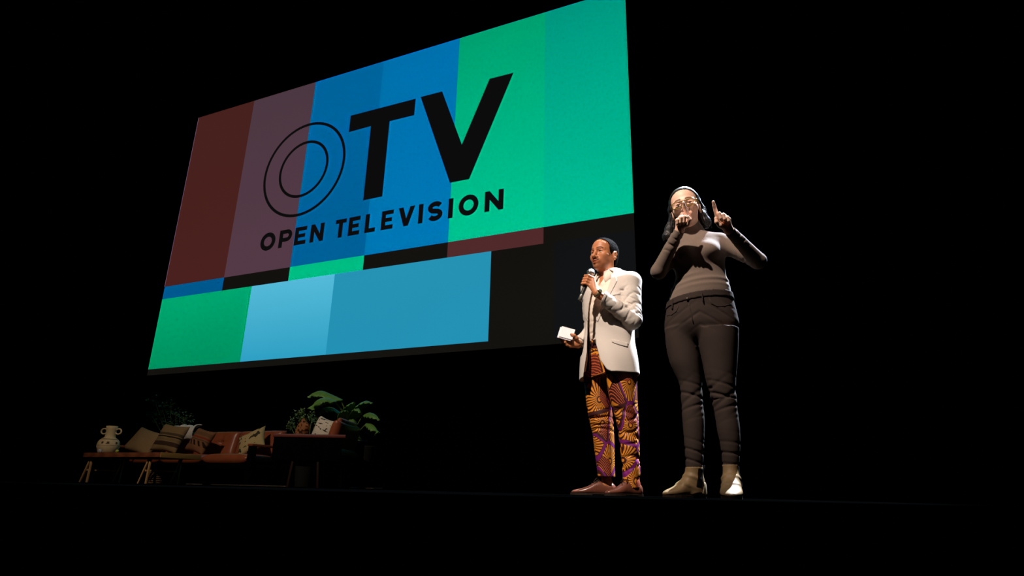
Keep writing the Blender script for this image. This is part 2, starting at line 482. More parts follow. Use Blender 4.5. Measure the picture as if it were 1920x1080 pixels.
strip = [emit('strip_blue', srgb(0, 88, 150)), None, emit('strip_green', srgb(0, 190, 137)), None, emit('strip_maroon', srgb(81, 42, 43)), None]
for i, mt in enumerate(strip):
    if mt is not None: field('narrow_color_bar', [(cx_[i], Z2), (cx_[i+1], Z2), (cx_[i+1], Z1), (cx_[i], Z1)], mt)
x3 = [XL]+[0.5*(on_screen(*a)[0]+on_screen(*b)[0]) for a, b in (((471.1, 538.9), (451.6, 677.8)), ((627.5, 514.3), (611.3, 665)), ((921.3, 472), (915, 640.8)))]
low = [grad('block_green', srgb(0, 145, 98), srgb(0, 168, 116), ZB, Z2), grad('block_sky', srgb(45, 160, 196), srgb(84, 186, 217), ZB, Z2), grad('block_steel', srgb(34, 145, 180), srgb(38, 146, 180), ZB, Z2)]
for i in range(3):
    field('color_block', [(x3[i], ZB), (x3[i+1], ZB), (x3[i+1], Z2), (x3[i], Z2)], low[i])
xp = on_screen(1038.6, 520)[0]
field('dark_block', [(xp, ZB-0.05), (XR, ZB-0.05), (XR, Z2), (xp, Z2)], emit('block_night', srgb(17, 18, 19), 0.1))
edge_m = emit('picture_edge_glow', srgb(120, 92, 120))
field('picture_edge', [(XL-0.012, Z1), (XL, Z1), (XL, ZT), (XL-0.012, ZT)], edge_m)

# lettering of the picture
ink = plain('picture_lettering_black', (0.0035, 0.0035, 0.0035, 1), 0.9, 0.0)
t_ = NT('picture_lettering'); t_.set((0.0035, 0.0035, 0.0035, 1), 0.9, 0.0)
t_.b.inputs['Emission Color'].default_value = srgb(13, 12, 13); t_.b.inputs['Emission Strength'].default_value = 1.0
ink = t_.m
field('letter', [on_screen(*p) for p in ((654.4, 248), (658, 217.2), (779.7, 185.4), (776.8, 216.2), (730.8, 227.5), (716.9, 368.5), (681.3, 375.9), (695.8, 236.6))], ink, 0.008)
field('letter', [on_screen(*p) for p in ((789.1, 182.2), (829.3, 171.8), (866.2, 271.6), (918.4, 148.2), (962.8, 136.8), (879.8, 336), (843.9, 342.9))], ink, 0.008)
def ring(cx, cz, rx, rz, w, n=72):
    b = MB(); a = []
    for k in range(n):
        c, s = math.cos(2*math.pi*k/n), math.sin(2*math.pi*k/n)
        a.append([b.bm.verts.new((cx+(rx+o)*c, y, cz+(rz+o)*s)) for o, y in ((-w/2, 0), (w/2, 0), (w/2, 0.003), (-w/2, 0.003))])
    for k in range(n):
        p, q = a[k], a[(k+1) % n]
        for j in range(4): b.bm.faces.new((p[j], q[j], q[(j+1) % 4], p[(j+1) % 4]))
    return b
def circle_from(pts):
    P = np.array([on_screen(*p) for p in pts]); A = np.c_[2*P, np.ones(len(P))]
    s = np.linalg.lstsq(A, (P**2).sum(1), rcond=None)[0]; return s[0], s[1], math.sqrt(s[2]+s[0]**2+s[1]**2)
for pts in (((598.3, 232), (496, 342), (544, 404.5), (646.3, 285)), ((586.7, 263.7), (612, 298), (554.3, 370.7), (527.6, 326.7))):
    x, z, r = circle_from(pts); x, z = sl(x, z)
    o = ring(x, z, r, r, 0.066).build('letter_ring', ink, scr, False); o.location = (0, -0.008, 0)
base0, top0 = on_screen(550.9, 461)[1], on_screen(555.6, 427.3)[1]
base1, top1 = on_screen(943.7, 391.5)[1], on_screen(944.6, 353.9)[1]
BZ = 0.5*(base0+base1); TZ = 0.5*(top0+top1)
def letter(ch, p0, p1):
    """p0, p1: picture points of the letter's left and right side at mid height"""
    x0 = sl(on_screen(*p0)[0], 0)[0]; x1 = sl(on_screen(*p1)[0], 0)[0]; z0 = BZ-scr.location.z; z1 = TZ-scr.location.z
    w = x1-x0; h = z1-z0; t = h*0.245; b = MB()
    def P(pts): b.poly([(x0+x, z0+z) for x, z in pts], 0.003)
    if ch == 'O':
        b = ring(x0+w/2, z0+h/2, w/2-t/2, h/2-t/2+0.008, t, 40)
    elif ch == 'E': P([(0, 0), (w, 0), (w, t*.9), (t, t*.9), (t, h/2-t*.42), (w*.9, h/2-t*.42), (w*.9, h/2+t*.42), (t, h/2+t*.42), (t, h-t*.9), (w, h-t*.9), (w, h), (0, h)])
    elif ch == 'L': P([(0, 0), (w, 0), (w, t*.9), (t, t*.9), (t, h), (0, h)])
    elif ch == 'I': P([(0, 0), (w, 0), (w, h), (0, h)])
    elif ch == 'T': P([(w/2-t/2, 0), (w/2+t/2, 0), (w/2+t/2, h-t*.9), (w, h-t*.9), (w, h), (0, h), (0, h-t*.9), (w/2-t/2, h-t*.9)])
    elif ch == 'V': P([(w/2-t*.5, 0), (w/2+t*.5, 0), (w, h), (w-t*1.1, h), (w/2, t*1.6), (t*1.1, h), (0, h)])
    elif ch == 'N': P([(0, 0), (t, 0), (t, h-t*1.75), (w-t*.95, 0), (w, 0), (w, h), (w-t, h), (w-t, t*1.75), (t*.95, h), (0, h)])
    elif ch == 'P':
        P([(0, 0), (t, 0), (t, h), (0, h)]); rr = h*0.34; c = (w-rr, h-rr); k = 14
        out = [(c[0]+rr*math.sin(math.pi*i/k), c[1]+rr*math.cos(math.pi*i/k)) for i in range(k+1)]
        ri = rr-t*.92; inn = [(c[0]+ri*math.sin(math.pi*i/k), c[1]+ri*math.cos(math.pi*i/k)) for i in range(k+1)]
        P([(t*.98, h)]+out+[(t*.98, h-2*rr), (t*.98, h-2*rr+t*.92)]+inn[::-1]+[(t*.98, h-t*.92)])
    elif ch == 'S':
        ra = (h-t)/4; cu = []
        for i in range(13): a = R(25+215*i/12); cu.append((w/2+(w/2-t/2)*math.cos(a)*1.02, h-t/2-ra+ra*math.sin(a)))
        for i in range(13): a = R(60-215*i/12); cu.append((w/2+(w/2-t/2)*math.cos(a)*1.02, t/2+ra+ra*math.sin(a)))
        L, Rr_ = [], []
        for i, p in enumerate(cu):
            q0, q1 = cu[max(0, i-1)], cu[min(len(cu)-1, i+1)]; d = math.hypot(q1[0]-q0[0], q1[1]-q0[1]) or 1
            nx, nz = -(q1[1]-q0[1])/d*t/2, (q1[0]-q0[0])/d*t/2; L.append((p[0]+nx, p[1]+nz)); Rr_.append((p[0]-nx, p[1]-nz))
        for i in range(len(cu)-1): P([L[i], L[i+1], Rr_[i+1], Rr_[i]])
    o = b.build('letter', ink, scr, False); o.location = (0, -0.008, 0)
for ch, xa, ya, xb, yb in (('O', 489, 455, 517, 448), ('P', 524, 448, 547.5, 444), ('E', 553, 444, 574.5, 440), ('N', 582.5, 438, 607.5, 433),
        ('T', 629, 429, 649, 426), ('E', 654, 424, 675, 421), ('L', 685, 419, 704.5, 415), ('E', 715.5, 413, 737.5, 409), ('V', 746.8, 408, 777.6, 403),
        ('I', 785, 402, 793.3, 400), ('S', 802.5, 398, 830, 394), ('I', 841, 391, 849.6, 389), ('O', 860.4, 387, 897.3, 380), ('N', 909.2, 379, 944.2, 373)):
    letter(ch, (xa, ya), (xb, yb))

# ================================================================== the lounge set beside the screen
def depth_scale(p): return float((np.asarray(p)-CAM)@FW)/CAM_F     # metres per picture point at a place
# ---- coffee table
wood = NT('table_plank_wood'); c = wood.coord(); wv = wood.n('ShaderNodeTexWave'); wood.l(wood.map(c, (0.4, 6, 6)), wv.inputs['Vector']); wv.inputs['Scale'].default_value = 3.0
wv.inputs['Distortion'].default_value = 4.0; wood.set(wood.mix(wv.outputs['Fac'], srgb(120, 66, 38), srgb(96, 50, 30)), 0.55, 0.3); wood = wood.m
endg = plain('end_grain_with_light', srgb(150, 112, 58), 0.7, 0.2, var=0.2, scale=60)  # end grain, made paler to paint in the light on that end
pale = plain('pale_trestle_wood', srgb(176, 138, 92), 0.6, 0.2, scale=30)
tx0, tx1, ty0, ty1, tz = -10.56, -8.75, 6.62, 7.33, 0.45
tb = empty('coffee_table', ((tx0+tx1)/2, (ty0+ty1)/2, 0)); tag(tb, 'low wooden plank coffee table on pale trestle legs in front of the leather sofa', 'table')
hx, hy = (tx1-tx0)/2, (ty1-ty0)/2
for k in range(4):
    w_ = 2*hy/4
    MB().box((0, -hy+w_*(k+0.5), tz-0.035), (2*hx-0.012, w_-0.004, 0.07), 0.006).build('plank', wood, tb, autosmooth=40)
MB().box((hx-0.004, 0, tz-0.036), (0.02, 2*hy, 0.074), 0.004).build('end_strip', endg, tb, autosmooth=40)
for sx, xx in ((-1, -10.50-(tx0+tx1)/2), (1, -9.12-(tx0+tx1)/2)):
    for sy in (-1, 1):
        y = sy*(hy-0.09)
        MB().bar((xx+0.05, y, tz-0.07), (xx+0.04, y, 0), 0.026, 0.026).build('leg', pale, tb, autosmooth=40)
        MB().bar((xx+0.02, y, tz-0.07), (xx-0.13, y, 0), 0.026, 0.024).build('leg', pale, tb, autosmooth=40)
    MB().bar((xx-0.02, -hy+0.09, 0.19), (xx-0.02, hy-0.09, 0.19), 0.025, 0.025).build('stretcher', pale, tb, autosmooth=40)
# ---- vase
clay = NT('vase_clay'); c = clay.coord(); s = clay.n('ShaderNodeSeparateXYZ'); clay.l(c, s.inputs[0])
an = clay.math('ARCTAN2', s.outputs[1], s.outputs[0]); z = s.outputs[2]
mark = clay.math('MULTIPLY', clay.math('GREATER_THAN', clay.math('SINE', clay.math('ADD', clay.math('MULTIPLY', an, 9.0), clay.math('MULTIPLY', clay.noise(c, 14.0), 9.0))), 0.15),
                 clay.math('LESS_THAN', clay.math('ABSOLUTE', clay.math('SUBTRACT', z, 0.165)), 0.018))
band = clay.math('LESS_THAN', clay.math('ABSOLUTE', clay.math('SUBTRACT', z, 0.224)), 0.005)
band2 = clay.math('LESS_THAN', clay.math('ABSOLUTE', clay.math('SUBTRACT', z, 0.125)), 0.003)
mk = clay.math('MAXIMUM', clay.math('MAXIMUM', mark, band), band2)
basec = clay.mix(clay.noise(c, 12.0), srgb(176, 152, 112), srgb(206, 184, 142))
clay.set(clay.mix(mk, basec, srgb(70, 55, 42)), 0.8, 0.15); clay.bump(clay.noise(c, 90.0), 0.25, 0.004); clay = clay.m
pv = at(199.5, 842, 6.88); sv = depth_scale(pv)
vase = empty('two_handled_vase', (pv[0], 6.90, tz+0.001)); tag(vase, 'cream clay vase with two ring handles and painted marks on the coffee table', 'vase')
vs = sv*1.02
prof = [(12*vs, 0), (15.5*vs, 3*vs), (19*vs, 13*vs), (18.2*vs, 20*vs), (14*vs, 26*vs), (9.6*vs, 28.5*vs), (8.8*vs, 31*vs), (8.3*vs, 38*vs), (9.2*vs, 45*vs), (9.8*vs, 49.5*vs), (8.6*vs, 49.5*vs), (7.6*vs, 44*vs), (7.2*vs, 34*vs), (6.5*vs, 30*vs)]
MB().lathe(prof, n=36).build('vase_body', clay, vase)
for sgn in (-1, 1):
    pts = [((8.5+5.3-5.8*math.cos(a))*vs*sgn, 0, (40+4.8*math.sin(a))*vs) for a in [R(-15+i*210/10) for i in range(-1, 12)]]
    pts = [((13.4+5.4*math.cos(a))*vs*sgn, 0, (40+4.9*math.sin(a))*vs) for a in [R(-150+i*300/14) for i in range(15)]]
    o = MB().tube(pts, 1.35*vs, 8).build('handle', clay, vase)
vase.rotation_euler = (0, 0, R(24))
glass = NT('smoky_glass'); glass.set((0.8, 0.8, 0.82, 1), 0.08, 0.6); glass.b.inputs['Transmission Weight'].default_value = 0.7; glass = glass.m
p = at(194, 841, 6.75); o = MB().lathe([(0.012, 0), (0.028, 0.004), (0.036, 0.03), (0.033, 0.05), (0.022, 0.058), (0.016, 0.056), (0.026, 0.04), (0.02, 0.01)], n=20).build('glass_votive', glass)
o.location = (p[0], 6.70, tz+0.001); tag(o, 'small round glass votive in front of the clay vase', 'votive')
p = at(220, 844, 6.72)
o = MB().ball((0, 0, 0.026), 0.026, 14, (1.15, 1, 0.95)).ball((0.03, 0, 0.028), 0.006, 8).build('lime', plain('lime_skin', srgb(150, 156, 60), 0.5, 0.3)); o.location = (p[0], 6.72, tz); tag(o, 'small yellow green lime lying right of the clay vase', 'fruit')
o = MB(); p = at(208, 844, 6.8); o.lathe([(0.06, 0), (0.1, 0.012), (0.105, 0.016), (0.095, 0.015), (0.055, 0.006)], n=24); o = o.build('dish', plain('dark_slate_dish', srgb(66, 66, 66), 0.5, 0.3)); o.location = (p[0]+0.06, 6.97, tz); tag(o, 'flat dark dish on the coffee table behind the lime', 'dish')
# ---- woven basket under the table
bk = empty('wicker_basket', (-8.98, 6.98, 0)); bk.location = (at(290, 905, 6.98)[0], 6.98, 0); tag(bk, 'dim wicker basket standing under the coffee table', 'basket')
wick = plain('dim_wicker', srgb(86, 66, 42), 0.9, 0.1, var=0.4, scale=60)
b = MB()
for k in range(7):
    zz = 0.015+k*0.03; rr = 0.10+0.012*math.sin(k/6*math.pi)
    b.tube([(rr*math.cos(a), rr*math.sin(a), zz+0.003*math.sin(a*12+k*math.pi)) for a in [i*2*math.pi/36 for i in range(37)]], 0.014, 6, False)
b.lathe([(0.095, 0.0), (0.1, 0.006), (0.1, 0.012)], n=24)
o = b.build('woven_wall', wick, bk); tag(o, kind='stuff')
b = MB()
for k in range(12): a = k*math.pi/6; b.bar((0.108*math.cos(a), 0.108*math.sin(a), 0.004), (0.112*math.cos(a), 0.112*math.sin(a), 0.215), 0.008, 0.008, 0)
o = b.build('upright_cane', wick, bk); tag(o, kind='stuff')

# ---- sofa
lea = NT('cognac_leather'); c = lea.coord()
n1 = lea.noise(c, 7.0, 4); n2 = lea.noise(c, 160.0, 3)
lea.set(lea.mix(n1, srgb(122, 60, 36), srgb(150, 80, 50)), 0.36, 0.5); lea.bump(n2, 0.15, 0.002); lea = lea.m
near_black = plain('dark_wood_with_shade', srgb(5, 4, 4), 0.9, 0.02)  # dark wood; shade on the armchair's near side is put into this colour
dwood = plain('dark_sofa_wood', srgb(34, 20, 14), 0.6, 0.15, scale=20)
def soft_block(w, d, h, tufts=(), dent=0.03, e=6, seams=(), face=-1):
    """an upholstered block w x d x h centred on its base; tufts are (u, v) in -1..1 on its front face"""
    b = MB(); nu, nv = 34, 26
    def prof(u, v):
        return max(0.0, (1-abs(u)**e)*(1-abs(v)**e))**0.42
    def fr(s):
        def fn(a, c_):
            u = 2*a-1; v = 2*c_-1
            y = s*d/2*prof(u, v)*(1.0)
            if s == face:
                for tu, tv in tufts:
                    r2 = ((u-tu)*w/2)**2+((v-tv)*h/2)**2; y -= s*dent*math.exp(-r2/0.0016)
                    y -= s*dent*0.35*math.exp(-((v-tv)*h/2)**2/0.0004)*math.exp(-((u-tu)*w/2)**2/0.02)
                    y -= s*dent*0.35*math.exp(-((u-tu)*w/2)**2/0.0004)*math.exp(-((v-tv)*h/2)**2/0.03)
            ex = 1-0.02*(1-abs(v)**3)
            return (u*w/2*ex, y, h/2+v*h/2)
        return fn
    b.grid(nu, nv, fr(-1)); b.grid(nu, nv, fr(1))
    bmesh.ops.remove_doubles(b.bm, verts=b.bm.verts, dist=0.0008)
    return b
def sofa(name, label, loc, rz, n, cw, depth, seat_h, back_h, arm_h, open_arm=True, arm_mat=None, panel=None):
    root = empty(name, loc, rz); tag(root, label, 'sofa' if n > 1 else 'armchair')
    W = n*cw; am = arm_mat or dwood
    MB().box((0, 0, seat_h-0.20), (W+0.06, depth-0.06, 0.07), 0.01).build('seat_frame', am, root, autosmooth=40)
    for i in range(n):
        x = -W/2+cw*(i+0.5)
        sc = soft_block(cw-0.012, 0.17, depth-0.24, e=7)
        o = sc.build('seat_cushion', lea, root); o.rotation_euler = (R(-90), 0, 0); o.location = (x, -depth/2+0.0, seat_h-0.085)
        o.rotation_euler = (R(-90), 0, 0); o.location = (x, -depth/2+0.01, seat_h-0.085)
        bh = back_h-seat_h+0.06
        tf = [(-0.36, 0.08), (0.36, 0.08)]
        o = soft_block(cw-0.012, 0.22, bh, tf, 0.05, e=6).build('back_cushion', lea, root)
        o.location = (x, depth/2-0.17, seat_h-0.05); o.rotation_euler = (R(-12), 0, 0)
        for tu, tv in tf:
            k = MB().ball((tu*(cw-0.012)/2, -0.068, bh/2+tv*bh/2), 0.016, 10, (1, 0.5, 1)).build('button', lea, o)
    MB().box((0, depth/2-0.02, seat_h+0.10), (W+0.04, 0.04, back_h-seat_h-0.05), 0.01, Matrix.Rotation(R(-12), 3, 'X')).build('back_frame', am, root, autosmooth=40)
    for sx in (-1, 1):
        x = sx*(W/2+0.05)
        MB().box((x, -depth/2+0.05, arm_h/2), (0.085, 0.10, arm_h), 0.008).build('front_post', am, root, autosmooth=40)
        MB().box((x, depth/2-0.05, arm_h/2), (0.085, 0.08, arm_h), 0.008).build('rear_post', am, root, autosmooth=40)
        MB().box((x, 0, arm_h+0.012), (0.11, depth+0.02, 0.036), 0.01).build('arm_rail', panel or lea, root, autosmooth=40)
        MB().box((x, 0, seat_h-0.21), (0.06, depth-0.1, 0.08), 0.008).build('side_rail', am, root, autosmooth=40)
        if not open_arm:
            MB().box((x, 0, (arm_h+seat_h-0.2)/2), (0.05, depth-0.1, arm_h-seat_h+0.2), 0.008).build('side_panel', am, root, autosmooth=40)
    return root
sy0 = 7.48; sdep = 0.86
sxr = at(466, 860, sy0)[0]; sxl = at(262, 840, sy0+0.4)[0]
cwid = (sxr-sxl-0.1)/3
sofa('leather_sofa', 'long cognac leather tufted sofa behind the coffee table', ((sxl+sxr)/2, sy0+sdep/2, 0), 0, 3, cwid, sdep, 0.49, 0.90, 0.60, True, near_black)

# ---- armchair seen from its dark side
redrail = plain('red_brown_rail', srgb(104, 46, 36), 0.5, 0.3)
pA = at(514, 814, 6.0); pB = at(650, 818, 6.32)
ax0, ax1 = pA[0], pB[0]; ach = 0.5*(pA[2]+pB[2])
dirv = np.array([ax1-ax0, 0.32]); alen = float(np.hypot(*dirv)); th = math.atan2(dirv[1], dirv[0]); dirv /= alen; per = np.array([-dirv[1], dirv[0]])
aw = 0.92; cen = np.array([ax0, 6.0])+dirv*alen/2+per*(aw/2)
ch = empty('leather_armchair', (cen[0], cen[1], 0), th); tag(ch, 'brown leather armchair with dark side panels and red wood arm rail, turned to the table', 'armchair')
# in the armchair's own frame: +x is the back, -y the side towards the audience
hl = alen/2
for sy in (-1, 1):
    y = sy*(aw/2)
    MB().box((0, y, ach-0.01), (alen, 0.07, 0.04), 0.012).build('arm_rail', redrail, ch, autosmooth=40)
    MB().box((-0.02, y, (ach+0.30)/2), (alen-0.06, 0.035, ach-0.33), 0.006).build('side_panel', near_black, ch, autosmooth=40)
    for x in (-hl+0.28, hl-0.32):
        MB().bar((x, y, 0.30), (x-0.03 if x < 0 else x+0.03, y, 0), 0.026, 0.026).build('leg', plain('chair_leg_wood', srgb(40, 24, 16), 0.7, 0.1), ch, autosmooth=40)
MB().box((0, 0, 0.30), (alen-0.1, aw-0.05, 0.06), 0.008).build('seat_frame', near_black, ch, autosmooth=40)
o = soft_block(aw-0.06, 0.16, alen-0.12, e=7).build('seat_cushion', lea, ch); o.rotation_euler = (R(-90), 0, R(-90)); o.location = (-hl+0.03, 0, 0.41)
o = soft_block(aw-0.06, 0.18, 0.46, [(-0.4, 0.1), (0.4, 0.1)], 0.04, e=6).build('back_cushion', lea, ch); o.rotation_euler = (R(-14), 0, R(-90)); o.location = (hl-0.26, 0, 0.36)
o = soft_block(aw-0.24, 0.13, 0.19, e=3.5).build('headrest', lea, ch); o.rotation_euler = (R(-16), 0, R(-90)); o.location = (hl-0.20, 0, 0.66)

# ---- throw cushions
def pillow(name, label, px, py, Y, w, h, T, rot, mat, group):
    b = MB(); n = 22
    def side(s):
        def fn(a, c_):
            u = 2*a-1; v = 2*c_-1
            t = max(0, (1-u*u)*(1-v*v))**0.42
            return (w/2*u*(1-0.09*(1-v*v)), s*T/2*t+0.006*math.sin(5*u+3*v)*t, h/2*v*(1-0.09*(1-u*u)))
        return fn
    b.grid(n, n, side(-1)); b.grid(n, n, side(1)); bmesh.ops.remove_doubles(b.bm, verts=b.bm.verts, dist=0.0008)
    p_ = at(px, py, Y)
    o = b.build(name, mat)
    o.location = (p_[0], p_[1], p_[2]); o.rotation_euler = rot
    tag(o, label, 'cushion', group); return o
def striped(name, base, bands, bump=0.3, zig=None):
    """bands: (centre z, half width, colour)"""
    t = NT(name); c = t.coord(); s = t.n('ShaderNodeSeparateXYZ'); t.l(c, s.inputs[0]); z = s.outputs[2]; x = s.outputs[0]
    wz = t.math('ADD', z, t.math('MULTIPLY', t.math('SUBTRACT', t.noise(c, 30.0), 0.5), 0.01))
    cur = t.mix(t.noise(c, 60.0), tuple(v*0.8 for v in base[:3])+(1,), base)
    for zc, hw, colr in bands:
        cur = t.mix(t.math('LESS_THAN', t.math('ABSOLUTE', t.math('SUBTRACT', wz, zc)), hw), cur, colr)
    if zig:
        zc, hw, fr_, colr = zig
        tri = t.math('PINGPONG', t.math('ADD', t.math('MULTIPLY', x, fr_), t.math('MULTIPLY', z, fr_*0.9)), 0.5)
        f = t.math('MULTIPLY', t.math('GREATER_THAN', tri, 0.27), t.math('LESS_THAN', t.math('ABSOLUTE', t.math('SUBTRACT', z, zc)), hw))
        cur = t.mix(f, cur, colr)
    t.set(cur, 0.95, 0.05); t.bump(t.noise(t.map(c, (1, 1, 8)), 120.0), bump, 0.003); return t.m
def spotted(name, base, ink_, scale, thr, stretch=(1, 1, 1), rot=0.0):
    t = NT(name); c = t.coord(); n = t.noise(t.map(c, stretch, (0, rot, 0)), scale, 2.0, 0.4)
    t.set(t.mix(t.math('GREATER_THAN', n, thr), t.mix(t.noise(c, 50.0), tuple(v*0.85 for v in base[:3])+(1,), base), ink_), 0.95, 0.05)
    t.bump(t.noise(c, 150.0), 0.3, 0.003); return t.m
gA = 'throw cushions on the long sofa'; gB = 'throw cushions in the armchair'
pillow('throw_cushion', 'plain woven tan cushion at the left end of the sofa', 271, 828, 7.74, 0.60, 0.48, 0.19, (R(-30), R(14), R(10)), striped('woven_tan', srgb(140, 114, 80), [(0.05, 0.004, srgb(130, 104, 70)), (-0.06, 0.004, srgb(130, 104, 70))]), gA)
pillow('throw_cushion', 'tan and black banded cushion in the middle of the left heap', 319, 822, 7.72, 0.60, 0.50, 0.19, (R(-20), R(6), R(4)), striped('banded_tan', srgb(128, 104, 70), [(0.05, 0.022, srgb(74, 62, 44)), (0.0, 0.012, srgb(40, 34, 28)), (-0.05, 0.02, srgb(110, 92, 62)), (-0.12, 0.035, srgb(60, 44, 34))]), gA)
pillow('throw_cushion', 'rust cushion with white and black tribal marks on the sofa', 376, 827, 7.76, 0.54, 0.42, 0.18, (R(-22), R(10), R(-8)), striped('tribal_rust', srgb(126, 86, 58), [(0.11, 0.03, srgb(104, 74, 50)), (0.04, 0.014, srgb(120, 54, 34)), (0.0, 0.008, srgb(86, 62, 44))], zig=(-0.06, 0.04, 9.0, srgb(40, 30, 26))), gA)
pillow('throw_cushion', 'cream cushion with dark leaf print at the right end of the sofa', 472, 828, 7.84, 0.50, 0.40, 0.16, (R(-26), R(-24), R(14)), spotted('leaf_print_cream', srgb(178, 156, 110), srgb(58, 56, 40), 11.0, 0.58), gA)
pillow('throw_cushion', 'brown patterned cushion standing left in the armchair', 566, 810, 6.62, 0.30, 0.32, 0.14, (R(-10), R(22), R(-30)), spotted('brown_print', srgb(140, 92, 58), srgb(58, 34, 24), 16.0, 0.55, (1, 1, 2.2)), gB)
pillow('throw_cushion', 'white cushion with short black dashes in the armchair', 607, 810, 6.60, 0.46, 0.36, 0.17, (R(-12), R(14), R(-18)), spotted('dash_print_white', srgb(206, 196, 178), srgb(40, 36, 34), 18.0, 0.62, (0.5, 1, 2.2), 0.3), gB)
# ---- blanket over the sofa back
p = at(352, 806, 8.2)
b = MB()
def blanket(u, v):
    a = -0.55+v*2.4; rr = 0.12
    x = (u-0.5)*0.62+0.012*math.sin(v*9+u*4)
    return (x, -rr*math.sin(1.9-a*1.25)*1.0, rr*math.cos(1.9-a*1.25)*0.9-0.10*max(0, 0.35-v)+0.012*math.sin(u*21)+0.01*math.sin(u*9+v*5))
b.grid(30, 18, blanket); o = b.build('white_blanket', cloth('blanket_wool', srgb(200, 194, 182), 300, 0.4))
s_ = o.modifiers.new('thickness', 'SOLIDIFY'); s_.thickness = 0.02; s_.offset = 1
o.location = (p[0], 8.18, p[2]-0.05); tag(o, 'folded white blanket lying over the sofa back behind the cushions', 'blanket')

# ---- plants
leafm = NT('banana_leaf'); c = leafm.coord(); s = leafm.n('ShaderNodeSeparateXYZ'); leafm.l(leafm.coord('UV'), s.inputs[0])
vein = leafm.math('SINE', leafm.math('MULTIPLY', s.outputs[0], 190.0))
leafm.set(leafm.mix(leafm.noise(c, 9.0), srgb(72, 118, 48), srgb(104, 150, 70)), 0.42, 0.4); leafm.bump(vein, 0.25, 0.003); leafm = leafm.m
stemm = plain('plant_stem', srgb(90, 110, 56), 0.6, 0.3)
potm = plain('grey_pot', srgb(26, 25, 25), 0.8, 0.15)
def leaf_mesh(pts, width, fold, twist=0.0, n=18, m_=9, side=None):
    """a broad leaf along a curve of points"""
    P = [Vector([float(v) for v in p]) for p in pts]
    b = MB(); uvl = None
    def cur(t):
        x = t*(len(P)-1); i = min(int(x), len(P)-2); f = x-i
        p0 = P[max(i-1, 0)]; p1 = P[i]; p2 = P[i+1]; p3 = P[min(i+2, len(P)-1)]
        return 0.5*((2*p1)+(p2-p0)*f+(2*p0-5*p1+4*p2-p3)*f*f+(3*p1-p0-3*p2+p3)*f**3)
    def fn(a, c_):
        p_ = cur(a); t = (cur(min(1, a+0.02))-cur(max(0, a-0.02))).normalized()
        sd = (Vector(side) if side else t.cross(Vector((0, 0, 1)))).normalized()
        if sd.length < 0.1: sd = Vector((1, 0, 0))
        nn = sd.cross(t).normalized(); v = 2*c_-1
        an = twist*a; s2 = sd*math.cos(an)+nn*math.sin(an); n2 = nn*math.cos(an)-sd*math.sin(an)
        w = width*(math.sin(math.pi*min(1, a*0.97+0.03))**0.7)*(1-0.35*a)
        return p_+s2*(v*w*math.cos(fold*abs(v)))-n2*(abs(v)*w*math.sin(fold))+n2*(0.012*math.sin(a*38)*abs(v))
    b.grid(n, m_, fn)
    return b
